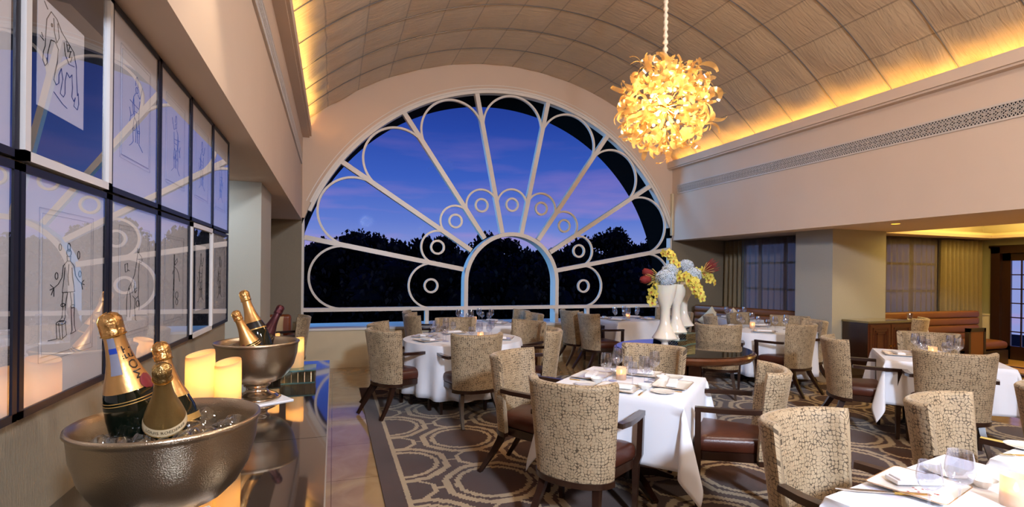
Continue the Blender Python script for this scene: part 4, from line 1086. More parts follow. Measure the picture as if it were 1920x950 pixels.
# ------------------------------------------------------------ framed drawings
def art_lines(kind,rr):
    """line drawings in a unit box, lists of polylines"""
    def el(cx,cy,rx,ry,a0=0,a1=360,n=18): return [(cx+rx*math.cos(R(a0+(a1-a0)*i/n)),cy+ry*math.sin(R(a0+(a1-a0)*i/n))) for i in range(n+1)]
    if kind=='elephant':
        return [[(.10,.80),(.20,.93),(.34,.90),(.46,.80),(.62,.74),(.78,.68),(.86,.52),(.88,.30),(.90,.16)],
          [(.10,.80),(.08,.62),(.07,.48),(.03,.40),(.02,.30),(.07,.25),(.12,.30),(.11,.36)],[(.20,.60),(.16,.50),(.13,.42),(.12,.30)],
          [(.20,.60),(.30,.62),(.38,.56)],[(.36,.86),(.40,.70),(.34,.62),(.28,.72),(.26,.88)],el(.22,.78,.015,.02),
          [(.38,.56),(.36,.40),(.30,.24),(.28,.16),(.34,.12),(.40,.16),(.40,.26),(.46,.36)],[(.46,.36),(.50,.24),(.46,.12),(.44,.05),(.52,.03),(.56,.08),(.56,.24),(.60,.36)],
          [(.60,.36),(.68,.32),(.74,.38),(.76,.22),(.74,.10),(.80,.06),(.84,.12)],[(.84,.12),(.80,.0),(.90,-.02),(.94,.06),(.92,.20)],
          [(.52,.70),(.56,.56),(.66,.48),(.80,.50)],[(.58,.74),(.62,.62),(.70,.66),(.66,.56),(.74,.60),(.70,.52)],[(.60,.70),(.68,.72),(.64,.64),(.72,.66)],[(.02,.56),(-.02,.60)],[(.04,.53),(-.04,.55)],[(.12,.92),(.04,.98)],
          [(.28,.02),(.50,-.06),(.62,-.08)]]
    if kind=='clown':
        return [el(.5,.88,.06,.045),el(.5,.95,.035,.05),[(.45,.84),(.46,.78),(.54,.78),(.55,.84)],[(.46,.78),(.36,.72),(.33,.58),(.24,.50),(.14,.46)],[(.54,.78),(.64,.72),(.68,.60),(.76,.54),(.84,.50)],
          [(.14,.46),(.06,.50)],[(.14,.46),(.05,.44)],[(.14,.46),(.08,.38)],[(.14,.46),(.14,.36)],[(.84,.50),(.92,.54)],[(.84,.50),(.93,.48)],[(.84,.50),(.88,.42)],
          [(.40,.70),(.38,.56),(.36,.48),(.34,.40),(.50,.40),(.66,.40),(.63,.50),(.60,.58),(.58,.70)],[(.50,.74),(.48,.60),(.50,.48)],
          [(.36,.40),(.34,.28),(.36,.22),(.34,.10),(.26,.06),(.38,.05),(.42,.10),(.42,.22),(.44,.30),(.48,.40)],[(.54,.40),(.58,.28),(.57,.20),(.58,.10),(.60,-.08),(.56,-.12),(.70,-.10),(.66,-.02),(.65,.10),(.66,.24),(.64,.38)],
          el(.36,.25,.05,.02),el(.61,.22,.05,.02),el(.2,.60,.035,.04),el(.8,.62,.035,.04),el(.28,.94,.03,.04),el(.76,.86,.03,.05),
          [(.20,.04),(.22,-.14),(.34,-.16),(.46,-.12),(.42,.04)],[(.26,.04),(.30,-.15)],[(.34,.04),(.36,-.15)],[(.02,-.14),(.22,-.14)],el(.32,.04,.12,.025)]
    if kind=='giraffe':
        return [[(.62,.98),(.60,.90),(.56,.78),(.48,.60),(.36,.48),(.24,.40),(.16,.28),(.14,.12),(.16,-.06)],[(.62,.98),(.70,.94),(.80,.90),(.84,.84),(.78,.80),(.70,.82),(.68,.72),(.66,.56),(.68,.40),(.66,.24),(.72,.10)],
          [(.24,.40),(.30,.26),(.32,.10),(.28,-.08)],[(.66,.24),(.52,.20),(.40,.26)],[(.52,.20),(.50,.04),(.54,-.14),(.60,-.16)],[(.72,.10),(.70,.0)],[(.46,.50),(.50,.36),(.60,.38)],[(.36,.44),(.38,.30)],[(.62,.98),(.60,1.04)],[(.68,.96),(.68,1.03)],
          [(.05,.76),(.08,.64),(.18,.66),(.17,.78),(.05,.76)],[(.18,.68),(.26,.66)],[(.50,.46),(.44,.40),(.52,.30),(.58,.34)],el(.63,.12,.06,.05)]
    if kind=='pole':
        return [[(.46,1.0),(.44,.6),(.42,.2),(.42,-.1)],[(.50,1.0),(.49,.6),(.47,.2),(.48,-.1)],[(.50,.84),(.68,.92),(.72,.86),(.54,.78),(.50,.84)],[(.50,.74),(.66,.70),(.80,.60),(.88,.44)],el(.68,.16,.10,.07),el(.68,.02,.08,.06),[(.36,.6),(.40,.66),(.46,.68)],[(.44,.5),(.48,.46),(.44,.42),(.48,.36),(.44,.30),(.48,.24)]]
    # a standing balancing figure
    return [el(.5,.86,.05,.05),[(.44,.92),(.46,1.04),(.50,1.08),(.54,1.04),(.56,.92)],[(.45,.80),(.36,.72),(.32,.56),(.36,.44),(.22,.36)],[(.55,.80),(.64,.76),(.72,.88),(.76,.98)],[(.36,.70),(.40,.40),(.34,.20),(.36,.0),(.28,-.06)],[(.64,.72),(.60,.40),(.64,.20),(.62,.0),(.72,-.05)],
        [(.40,.40),(.50,.34),(.60,.40)],[(.50,.34),(.48,.18),(.46,.0)],[(.50,.34),(.55,.16),(.54,.0)],[(.40,.60),(.60,.58)],[(.42,.5),(.6,.5)],[(.20,.62),(.36,.60)],[(.18,.5),(.24,.40),(.20,.28)],el(.38,.2,.05,.02),el(.60,.2,.05,.02),[(.28,-.06),(.20,-.10)],[(.72,-.05),(.80,-.09)]]
YF=[.900,1.355,1.81,2.265,2.715,3.17,3.62]
ZF=[1.226,1.775,2.352]
arts={(0,0):'clown',(1,0):'clown',(2,0):'giraffe',(3,0):'pole',(4,0):'figure',(5,0):'figure',(0,1):'figure',(1,1):'elephant',(2,1):'figure2',(3,1):'figure3',(4,1):'figure4',(5,1):'figure5'}
desc={(0,0):'bottom row drawing cut off by left picture edge in dark frame',(1,0):'dark framed drawing of a clown juggling, bottom row, beside nearest bottles',(2,0):'dark framed drawing of a giraffe, bottom row right of the clown',(3,0):'dark framed drawing of a tall pole, bottom row right of giraffe',(4,0):'smaller white framed drawing on dark mat in the bottom row',(5,0):'dark framed drawing at far right end of the bottom row',
 (0,1):'top row drawing cut off by the left edge of picture',(1,1):'white framed elephant drawing on dark mat, top row, largest in view',(2,1):'dark framed figure drawing right of the elephant, top row',(3,1):'dark framed blue figure drawing, third from right in top row',(4,1):'dark framed blue figure drawing, second from right in top row',(5,1):'dark framed blue figure drawing, rightmost in the top row'}
for (i,j),kind in arts.items():
    ya,yb=YF[i]+.004,YF[i+1]-.004; za,zb=ZF[j]+.004,ZF[j+1]-.004
    white=(i,j) in ((1,1),(4,0)); pw=.021 if white else .017; out=.024 if white else .018
    e=empty('framed_drawing',(XA,(ya+yb)/2,za)); w=(yb-ya)/2; h=zb-za
    fr=MB(); fr.bx((.001,-w,0),(out,-w+pw,h)).bx((.001,w-pw,0),(out,w,h)).bx((.001,-w,0),(out,w,pw)).bx((.001,-w,h-pw),(out,w,h)); fr.build('frame','frame_white' if white else 'frame_dark',e)
    iw,ih=w-pw,h-2*pw
    MB().bx((.002,-iw,pw),(.010,iw,h-pw)).build('mat_board','mat_blue' if white else 'paper',e)
    cx_,cz_=0,h*.52; pw2,ph2=.125,.165
    if (i,j)==(1,1): pw2,ph2,cz_,cx_=.112,.125,h*.46,-.04
    if (i,j)==(4,0): pw2,ph2=.10,.16
    MB().bx((.010,cx_-pw2,cz_-ph2),(.0115,cx_+pw2,cz_+ph2)).build('sheet','paper',e)
    ln=MB(); blue=(i,j) in ((2,1),(3,1),(4,1),(5,1))
    sc_=.205 if kind!='elephant' else .20; sw=.20 if kind!='elephant' else .19
    k=kind if kind in ('elephant','clown','giraffe','pole') else 'fig'
    mr=-1 if kind in ('figure3','figure5') else 1
    for pl in art_lines(k,rnd):
        pts=[(.0120,cx_+mr*((px-.5)*sw),cz_-ph2*.62+py*sc_) for px,py in pl]
        ln.tube(pts,.0010,4)
    ln.build('ink_drawing','ink_blue' if blue else 'ink',e)
    if k in('clown','giraffe','pole','fig'):
        bx_=MB()
        for d in (0,.012):
            bx_.tube([(.0118,-pw2-d,cz_-ph2-d),(.0118,pw2+d,cz_-ph2-d),(.0118,pw2+d,cz_+ph2+d),(.0118,-pw2-d,cz_+ph2+d)],.0006,4,closed=True)
        bx_.build('mat_line',pbr('grey_mat_line',(150,150,156),.7),e)
    MB().add([(.0155,-iw,pw),(.0155,iw,pw),(.0155,iw,h-pw),(.0155,-iw,h-pw)],[(0,1,2,3)]).build('glass','artglass',e)
    tag(e,desc[(i,j)],'picture','framed drawings on the left wall')

# ------------------------------------------------------------ ice bowls
def ice_bowl(x,y,lab,sc_=1.):
    e=empty('footed_ice_bowl',(x,y,SBZ+.0)); e.scale=(sc_,)*3
    pr=[(.050,.078),(.075,.084),(.105,.098),(.130,.122),(.150,.158),(.163,.205),(.167,.245),(.169,.250),(.173,.255),(.172,.261),(.168,.263),(.163,.259),(.159,.240),(.155,.205),(.142,.160),(.120,.126),(.08,.104),(0,.096)]
    MB().lathe(pr,72).build('bowl_body','silver',e,True,60)
    pr=[(0,.006),(.096,.006),(.099,.011),(.097,.017),(.086,.020),(.083,.026),(.068,.033),(.050,.040),(.043,.050),(.044,.060),(.052,.066),(.055,.071),(.050,.076),(.056,.080),(.066,.084),(0,.086)]
    MB().lathe(pr,56).build('foot','silver_clean',e,True,50)
    tag(e,lab,'bowl'); return e
bowls=[(-.322,1.252),(-.313,2.502)]
ice_bowl(*bowls[0],'large footed silver ice bowl nearest the camera, holding three bottles')
ice_bowl(*bowls[1],'footed silver ice bowl farther along the sideboard, holding three bottles')
for x,y in bowls:
    o=MB().box((x,y,SBZ+.0025),(.225,.225,.005),(0,0,.5)).build('folded_napkin_under_bowl','napkin'); tag(o,'white napkin folded under the foot of the %s silver bowl'%('nearest' if y<2 else 'farther'),'napkin')
def ice_cubes(x,y,n,seed,lab,r0=.13):
    e=None; rr=random.Random(seed); m=MB()
    for k in range(n):
        a=rr.uniform(0,2*PI); d=r0*math.sqrt(rr.uniform(.02,1)); s=rr.uniform(.014,.024)
        M=Tr(x+d*math.cos(a),y+d*math.sin(a),SBZ+.205+rr.uniform(-.01,.024),rr.uniform(0,3),rr.uniform(-.7,.7),rr.uniform(-.7,.7))
        lo=[]
        for z,kk in ((-s,.6),(-s*.8,.9),(-s*.3,1.),(s*.3,1.),(s*.8,.88),(s,.55)):
            lo.append([(px*kk,py*kk,z) for px,py in rrect(2*s,2*s,s*.55,3)])
        m.loft(lo,mat=M)
    o=m.build('ice_cubes','water',None,True,40); tag(o,lab,'ice','ice in the bowls','stuff')
ice_cubes(*bowls[0],85,3,'clear ice cubes heaped in the nearest silver bowl')
ice_cubes(*bowls[1],60,4,'clear ice cubes heaped in the farther silver bowl')
for (x,y),w in zip(bowls,('nearest','farther')):
    o=MB().lathe([(0,.185),(.150,.185),(.151,.186),(.12,.192),(0,.195)],40).build('crushed_ice',pbr('crushed_ice',(206,202,188),.15,bump=1.,bscale=60)); o.location=(x,y,SBZ); tag(o,'wet crushed ice filling the %s silver bowl'%w,'ice',None,'stuff')

# ------------------------------------------------------------ bottles
def prof_r(z,fat=1.):
    P=[(0,.040),(.004,.0435),(.012,.0445),(.13,.0445),(.155,.043),(.175,.039),(.195,.033),(.215,.0265),(.235,.021),(.255,.0175),(.275,.0155),(.285,.0155),(.287,.0172),(.296,.0172),(.298,.016),(.308,.0175),(.318,.0172),(.325,.012),(.327,0)]
    for i in range(len(P)-1):
        if P[i][0]<=z<=P[i+1][0]:
            t=(z-P[i][0])/(P[i+1][0]-P[i][0]); return (P[i][1]+(P[i+1][1]-P[i][1])*t)*fat
    return P[-1][1]
def shell(z0,z1,off,fat=1.,n=14,seg=40,a0=0,a1=2*PI,wav=0):
    m=MB(); lo=[]
    full=abs(a1-a0-2*PI)<1e-4
    for i in range(n+1):
        z=z0+(z1-z0)*i/n; r=prof_r(z,fat)+off
        if full: lo.append([(( r+(wav*math.sin(9*2*PI*j/seg+z*300) if wav else 0))*math.cos(2*PI*j/seg),(r+(wav*math.sin(9*2*PI*j/seg+z*300) if wav else 0))*math.sin(2*PI*j/seg),z) for j in range(seg)])
        else: lo.append([(r*math.cos(a0+(a1-a0)*j/seg),r*math.sin(a0+(a1-a0)*j/seg),z) for j in range(seg+1)])
    m.loft(lo,full,False,False); return m
def wrap_text(txt,size,z,ang,fat,vertical=False,off=.0012,curve=0.):
    vs,fs=text_mesh(txt,size,1.05); out=[]
    for x,y,_ in vs:
        if vertical: x,y=-y,x
        zz=z+y; r=prof_r(max(0,min(.32,zz)),fat)+off; a=ang+x/max(r,.01); out.append((r*math.cos(a),r*math.sin(a),zz))
    m=MB(); m.add(out,fs); return m
def bottle(base,tip,fat,kind,lab,spin=0.):
    b=Vector(base); t=Vector(tip); d=(t-b).normalized(); k=(t-b).length/.327
    e=empty('champagne_bottle',base); e.rotation_mode='QUATERNION'
    q=d.to_track_quat('Z','Y'); 
    from mathutils import Quaternion
    # turn the front of the label to the camera
    loc=q.inverted()@(Vector((0,0,1.55))-b); ca=math.atan2(loc.y,loc.x)
    e.rotation_quaternion=q@Quaternion((0,0,1),ca+spin); e.scale=(k,k,k)
    m=MB(); lo=[(0,.004)]+[(prof_r(z,fat),z) for z in [0.001,.004,.012,.05,.09,.13,.145,.155,.165,.175,.185,.195,.205,.215,.225,.235,.245,.255,.265,.275,.285]]+[(.0,.286)]
    m.lathe(lo,40); m.build('glass_body','bottle_brown' if kind in ('rose',) else 'bottle',e,True,70)
    foil={'moet':'gold_foil','gold':'gold_foil','louis':'gold_foil2','tall':'gold_foil','neck':'gold_foil','rose':'wine_foil'}[kind]
    top=[(prof_r(z,fat)+.0012,z) for z in (.283,.285,.287,.29,.296,.298,.303,.308,.313,.318,.322,.325)]+[(0,.3285)]
    MB().lathe(top,30).build('cap',foil,e,True,60)
    m=MB(); # wire cage
    for a in range(4):
        an=a*PI/2+.4; m.tube([((prof_r(z,fat)+.002)*math.cos(an),(prof_r(z,fat)+.002)*math.sin(an),z) for z in (.286,.296,.305,.315,.3245)]+[(.004*math.cos(an),.004*math.sin(an),.3295)],.0008,5)
    m.tube([((prof_r(.287,fat)+.0022)*math.cos(2*PI*j/20),(prof_r(.287,fat)+.0022)*math.sin(2*PI*j/20),.2865) for j in range(20)],.0009,5,closed=True)
    m.build('wire_cage','brass' if kind!='rose' else 'wine_foil',e,True)
    z0={'moet':.182,'gold':.20,'louis':.150,'tall':.198,'neck':.178,'rose':.185}[kind]
    MB().lathe([(0,z0+.002)]+[(prof_r(z0+(.285-z0)*i/16,fat)+.0007,z0+(.285-z0)*i/16) for i in range(17)],40).build('neck_foil',{'gold_foil':'gold_smooth','gold_foil2':'gold_smooth2','wine_foil':'wine_smooth'}[foil],e,True,70)
    if kind=='moet':
        for z in (.165,.160): shell(z,z+.0015,.0008,fat,2).build('gold_band','lab_gold',e,True)
        wrap_text('MOËT',.024,.232,.75,fat,True,.0016).build('lettering','lab_black',e)
        shell(.215,.283,.0016,fat,12,8,-.75,-.1).build('neck_strip','lab_paper',e,True); shell(.254,.264,.0020,fat,4,8,-.75,-.1).build('blue_strip','lab_blue',e,True)
        m=MB(); pts=[]
        lo=[]
        for i in range(9):
            z=.176+.030*i/8; hw=.42*math.sqrt(max(0,1-((i-4)/4.)**2))+.001; r=prof_r(z,fat)+.0018; lo.append([(r*math.cos(.95+hw*(j/6-1)),r*math.sin(.95+hw*(j/6-1)),z) for j in range(13)])
        m.loft(lo,False,False,False); m.build('red_seal','lab_red',e,True)
        shell(.02,.07,.0009,fat,6,24,-1.1,1.1).build('label','lab_cream',e,True)
    if kind=='louis':
        shell(.146,.166,.0012,fat,5).build('neck_band','lab_cream',e,True); wrap_text('LOUIS ROEDERER',.0105,.157,0,fat,False,.0018).build('lettering','lab_black',e)
        shell(.143,.146,.0014,fat,2).build('gold_band','lab_gold',e,True)
        shell(.02,.07,.0009,fat,6,24,-1.2,1.2).build('label','lab_cream',e,True)
    if kind=='gold':
        shell(.135,.150,.0010,fat,4).build('gold_band','lab_gold',e,True); shell(.195,.201,.0012,fat,2).build('label_band','lab_gold',e,True)
        shell(.04,.12,.0009,fat,6,24,-1.1,1.1).build('label',pbr('orange_label',(214,140,50),.4),e,True)
    if kind=='tall':
        shell(.172,.196,.0010,fat,4).build('black_band','lab_black',e,True); shell(.168,.172,.0012,fat,2).build('gold_band','lab_gold',e,True)
        shell(.02,.08,.0009,fat,6,24,-1.1,1.1).build('label','lab_cream',e,True)
    if kind=='neck':
        for z in (.176,.168,.160): shell(z,z+.003,.0010,fat,2).build('gold_band','lab_gold',e,True)
        lo=[]
        for i in range(9):
            z=.158+.024*i/8; hw=.30*math.sqrt(max(0,1-((i-4)/4.)**2))+.001; r=prof_r(z,fat)+.002; lo.append([(r*math.cos(-.75+hw*(j/6-1)),r*math.sin(-.75+hw*(j/6-1)),z) for j in range(13)])
        MB().loft(lo,False,False,False).build('red_seal','lab_red',e,True)
        shell(.02,.08,.0009,fat,6,24,-1.1,1.1).build('label','lab_cream',e,True)
    if kind=='rose':
        shell(.06,.13,.0009,fat,6,24,-1.0,1.0).build('label','lab_pink',e,True)
    tag(e,lab,'bottle')
def ray_y(u,v,Y):
    a=(u-960)/960.; b=(512-v)/960.; a2=a*math.cos(PH)-b*math.sin(PH); b2=b*math.cos(PH)+a*math.sin(PH)
    X,Yd=a2*math.cos(TH)+math.sin(TH),-a2*math.sin(TH)+math.cos(TH); t=Y/Yd; return Vector((X*t,Y,1.55+b2*t))
def extend(tip,pt,length):
    d=(pt-tip).normalized(); return tip+d*length
tipA=ray_y(202,588,1.24); botA=extend(tipA,ray_y(262,800,1.27),.355); bottle(botA,tipA,1.06,'moet','gold-necked champagne bottle leaning left in the nearest silver bowl')
tipB=ray_y(299,642,1.33); botB=extend(tipB,ray_y(335,790,1.32),.31); bottle(botB,tipB,1.,'gold','gold-foiled champagne bottle at the back of the nearest silver bowl')
tipC=ray_y(303,684,1.12); botC=extend(tipC,ray_y(311,812,1.235),.29); bottle(botC,tipC,.97,'louis','front champagne bottle with cream neck band in the nearest bowl')
tipD=ray_y(440,583,2.42); botD=extend(tipD,ray_y(474,655,2.44),.32); bottle(botD,tipD,1.,'neck','short-looking gold-necked bottle at left in the farther silver bowl')
tipE=ray_y(456,545,2.54); botE=extend(tipE,ray_y(487,645,2.52),.37); bottle(botE,tipE,1.,'tall','tallest gold-necked bottle in the middle of the farther bowl')
tipF=ray_y(528,573,2.60); botF=extend(tipF,ray_y(494,640,2.54),.33); bottle(botF,tipF,.95,'rose','dark red capped bottle leaning right in the farther silver bowl')

# ------------------------------------------------------------ pillar candles and glass boxes
def pillar(x,y,z,r,h,lab,seed):
    e=empty('pillar_candle',(x,y,z)); n=40; lo=[]
    def rim(a): return h-.020*(.5-.5*math.cos(a-seed))
    prof=[(.0,0),(.97,0),(1,.02),(1,.3),(1,.6),(1,.85),(.995,.97),(.97,1.),(.93,.995),(.92,.96)]
    for kk,t in prof: lo.append([(r*kk*math.cos(2*PI*j/n),r*kk*math.sin(2*PI*j/n),t*rim(2*PI*j/n)) for j in range(n)])
    m=MB(); m.loft(lo,True,False,False); m.build('wax_wall','wax_shell',e,True,60)
    MB().lathe([(0,h*.50),(r*.6,h*.50),(r*.96,h*.52)],32).build('wax_pool','wax_shell',e,True)
    MB().tube([(0,0,h*.5),(0.001,0,h*.58),(.003,0,h*.62)],.0012,6).build('wick','ink',e)
    MB().lathe([(0,0),(.006,.008),(.0075,.018),(.004,.030),(0,.040)],10,Tr(.003,0,h*.62)).build('flame','flame',e,True,80)
    tag(e,lab,'candle')
    return e
pillar(-.415,1.95,SBZ,.0435,.305,'taller lit ivory pillar candle behind the nearest silver bowl',.6)
pillar(-.335,1.96,SBZ,.0415,.272,'shorter lit ivory pillar candle behind the nearest silver bowl',.9)
def gbox(x,y,w,lab):
    e=empty('mirrored_tray_box',(x,y,SBZ),0)
    MB().bx((-w,-w,.003),(w,w,.060)).build('mirror_body',pbr('box_mirror',(120,130,124),.08,metal=1.),e)
    MB().bx((-w-.006,-w-.006,.060),(w+.006,w+.006,.067)).bx((-w-.003,-w-.003,0),(w+.003,w+.003,.004)).build('glass_lid',pbr('lid_glass',(90,130,130),.04,metal=.7),e)
    m=MB()
    for k in range(5):
        q=-w+2*w*(k+.5)/5
        for s in (-1,1):
            for zz in range(8): m.lathe([(0,-.0035),(.0035,0),(0,.0035)],6,Tr(q,s*(w+.002),.006+zz*.0075)); m.lathe([(0,-.0035),(.0035,0),(0,.0035)],6,Tr(s*(w+.002),q,.006+zz*.0075))
    m.build('bead_strips','silver_clean',e,True)
    tag(e,lab,'box')
gbox(-.165,2.90,.078,'small mirrored box with beaded sides under a pillar candle')
gbox(-.335,3.12,.078,'second mirrored beaded box farther back behind the farther bowl')
pillar(-.185,2.92,SBZ+.067,.043,.155,'lit pillar candle standing on the nearer mirrored box',.4)
pillar(-.322,3.14,SBZ+.067,.043,.155,'lit pillar candle on the farther mirrored box behind the bowl',.2)

for (x,y,z,h) in ((-.415,1.95,SBZ,.305),(-.335,1.96,SBZ,.272),(-.185,2.92,SBZ+.067,.155),(-.322,3.14,SBZ+.067,.155)):
    l=bpy.data.lights.new('candle_flame_light','POINT'); l.energy=.17; l.color=(1.,.56,.18); l.shadow_soft_size=.008; o=bpy.data.objects.new('candle_flame_light',l); col.objects.link(o); o.location=(x,y,z+h*.80)
# ------------------------------------------------------------ chandelier
CX,CY,CZ=3.05,4.25,3.19
ch=empty('ribbon_chandelier',(CX,CY,CZ)); tag(ch,'large round chandelier of curling amber glass ribbons hanging from the vault','chandelier')
def ribbon_mb(seed):
    rr=random.Random(seed); m=MB(); n=12; L_=rr.uniform(.14,.24); w=rr.uniform(.032,.055); tw=rr.uniform(-2.6,2.6); cu=rr.uniform(1.6,4.2)*rr.choice((-1,1)); lo=[]
    p=Vector((0,0,0)); ang=0; d=Vector((1,0,0))
    for i in range(n+1):
        t=i/n; a=cu*(t**1.3); d=Vector((math.cos(a),0,math.sin(a))).normalized()
        if i: p=p+d*(L_/n)
        side=Matrix.Rotation(tw*t,3,d)@Vector((0,1,0)); ww=w*(.55+.45*math.sin(PI*min(1,t*1.15)))
        lo.append([tuple(p-side*ww/2),tuple(p+side*ww/2)])
    m.loft(lo,False,False,False); return m
meshes=[]
for s in range(14):
    o=ribbon_mb(s).build('ribbon','ribbon',None,True,180); meshes.append(o.data); bpy.data.objects.remove(o)
rr=random.Random(11)
allm=[]
NR=430
camd=(Vector((0,0,1.55))-Vector((CX,CY,CZ))).normalized()
for k in range(NR):
    t=1-2*(k+.5)/NR; a=k*2.39996+rr.uniform(-.15,.15)
    d=Vector((math.sqrt(1-t*t)*math.cos(a),math.sqrt(1-t*t)*math.sin(a),t))
    rad=.485*(rr.uniform(.72,1.) if k%3 else rr.uniform(.9,1.04))
    q=d.to_track_quat('X','Z').to_matrix().to_4x4()
    M=Matrix.Translation(d*(rad-.06))@q@Matrix.Rotation(rr.uniform(0,2*PI),4,'X')@Euler((0,rr.uniform(.2,1.5),0)).to_matrix().to_4x4()
    allm.append((d.dot(camd)*.5+ (rad/.485),M,meshes[rr.randrange(14)]))
allm.sort(key=lambda q:-q[0])
st=MB()
for k,(s_,M,me) in enumerate(allm):
    if k<100:
        o=bpy.data.objects.new('ribbon',me); col.objects.link(o); o.parent=ch; o.matrix_local=M
    else: st.add([v.co for v in me.vertices],[tuple(p.vertices) for p in me.polygons],M)
o=st.build('ribbons','ribbon',ch,True,180); o['kind']='stuff'
wires=MB(); bl=[]
for k in range(16):
    t=1-2*(k+.5)/16; a=k*2.39996; d=Vector((math.sqrt(1-t*t)*math.cos(a),math.sqrt(1-t*t)*math.sin(a),t))
    wires.tube([(0,0,0),tuple(d*.17)],.003,5); bl.append(d*.19)
for k in range(60):
    t=1-2*(k+.5)/60; a=k*2.39996+1; d=Vector((math.sqrt(1-t*t)*math.cos(a),math.sqrt(1-t*t)*math.sin(a),t)); wires.tube([tuple(d*.05),tuple(d*.42)],.0018,4)
wires.lathe([(0,-.05),(.035,-.035),(.05,0),(.035,.035),(0,.05)],14); wires.build('wire_frame','brass',ch)
for d in bl: MB().lathe([(0,-.02),(.012,-.012),(.014,0),(.010,.014),(0,.022)],10,Matrix.Translation(d)).build('bulb','bulb',ch,True)
ctop=vault_z(CX)-CZ-.03
m=MB(); n=int((ctop-.42)/.012); lo=[]
for i in range(n+1):
    z=.42+(ctop-.42)*i/n; r=.021+.006*math.sin(i*1.15)+.003*rr.uniform(-1,1); lo.append([(r*math.cos(2*PI*j/10+i*.25),r*math.sin(2*PI*j/10+i*.25),z) for j in range(10)])
m.loft(lo); m.build('cord_cover','chaincloth',ch,True,80)
MB().lathe([(0,ctop-.05),(.05,ctop-.045),(.075,ctop-.01),(.08,ctop+.01),(0,ctop+.012)],28).build('ceiling_rose','white',ch,True)

# ------------------------------------------------------------ ceiling downlights in the right soffit
for (x,y,lab) in ((7.35,4.95,'small round downlight in the right aisle ceiling before the column'),(8.1,3.35,'small round downlight in the right aisle ceiling at right picture edge')):
    e=empty('downlight',(x,y,RC)); MB().lathe([(.05,-.001),(.062,-.004),(.066,-.001),(.05,.0)],28).build('trim_ring','lamp_trim',e,True); MB().lathe([(0,-.0015),(.05,-.0015)],28).build('lamp','led',e)
    tag(e,lab,'light')

# ------------------------------------------------------------ trees and ground outside
struct(MB().bx((-80,D+1.5,-8.1),(110,140,-8)).build('ground','ground'))
tr_=random.Random(21)
leafm=[]
def tree(x,y,z0,h,r,lab,seed):
    e=empty('tree',(x,y,z0)); rr=random.Random(seed)
    MB().tube([(0,0,0),(.1,.1,h*.35),(-.1,0,h*.6),(0,0,h*.85)],[.35,.28,.2,.08],8).build('trunk','bark',e,True)
    m=MB(); cl=[]
    nc=26
    for k in range(nc):
        t=k/nc; zz=h*(.30+.66*t**.8); rad=r*math.sqrt(max(.05,1-((zz/h-.58)/.46)**2))
        a=rr.uniform(0,2*PI); d=rad*math.sqrt(rr.uniform(.15,1.))*.85; cl.append((d*math.cos(a),d*math.sin(a),zz,rr.uniform(.22,.36)*r))
    cl.append((0,0,h*.93,.24*r)); cl.append((.1*r,0,h*.6,.5*r)); cl.append((-.3*r,0,h*.45,.45*r)); cl.append((.35*r,0,h*.4,.45*r))
    for cx,cy,cz,cr in cl:
        # lumpy clump surface made of many leaf tufts
        nlf=int(190*(cr/(.3*r)))
        for q in range(nlf):
            t=rr.uniform(-1,1); a=rr.uniform(0,2*PI); d=Vector((math.sqrt(1-t*t)*math.cos(a),math.sqrt(1-t*t)*math.sin(a),t*.8)); p=Vector((cx,cy,cz))+d*cr*rr.uniform(.72,1.08); s=rr.uniform(.10,.20)*(1.25)
            if p.y>r*.55: continue
            M=Matrix.Translation(p)@Euler((rr.uniform(0,3),rr.uniform(0,3),rr.uniform(0,3))).to_matrix().to_4x4()
            m.add([(-s,0,0),(-.2*s,.55*s,.1*s),(s,0,0),(-.2*s,-.55*s,-.1*s)],[(0,1,2,3)],M)
        m.lathe([(0,cz-cr*.62),(cr*.55,cz-cr*.4),(cr*.78,cz),(cr*.55,cz+cr*.42),(0,cz+cr*.66)],9,Matrix.Translation((cx,cy,0)))
    m.build('crown','leaf',e); return e
# (pixel column, pixel row of the top, distance)
TT=[(548,470,40),(600,455,38),(645,480,36),(705,436,40),(745,470,36),(792,442,38),(838,470,40),(868,480,36),(955,444,40),(905,476,37),(1010,470,36),(1058,478,38),(1128,434,40),(1085,472,36),(1195,456,40),(1165,480,37),(1245,470,38),(1010,500,33),(680,500,33),(1130,500,33),(830,505,33)]
names=['leftmost dark tree against the dusk sky by window jamb','second dark tree from the left beyond the window','low dark tree behind left petal, below its neighbours','tall round-topped dark tree left of the window centre','low dark tree right of the tall left one','dark tree beyond the left ringed petals','dark tree just left of the small arch','small dark tree half behind left arch leg','tallest dark tree framed by the small arch','smaller dark tree at the left inside the small arch','low dark tree at the right inside the small arch','dark tree just right of the small arch','tall dark tree right of the small arch','low dark tree between arch and tall right tree','dark round tree near the facade arch at right','low dark tree left of the rightmost trees','rightmost dark tree behind the flowers','front low tree in the small arch, fully below the sky','front low tree at left, fully below the sky','front low tree at right, fully below the sky','front low tree left of the arch leg, fully below sky']
for k,(u,v,dist) in enumerate(TT):
    p=ray_y(u,v,dist); z0=-8.; h=p.z-z0
    tree(p.x,dist,z0,h,4.3 if k<17 else 5.0,names[k],100+k)['label']=names[k]
for o in [o for o in bpy.data.objects if o.name.startswith('tree') and o.parent is None]: o['category']='tree'; o['group']='trees beyond the window'
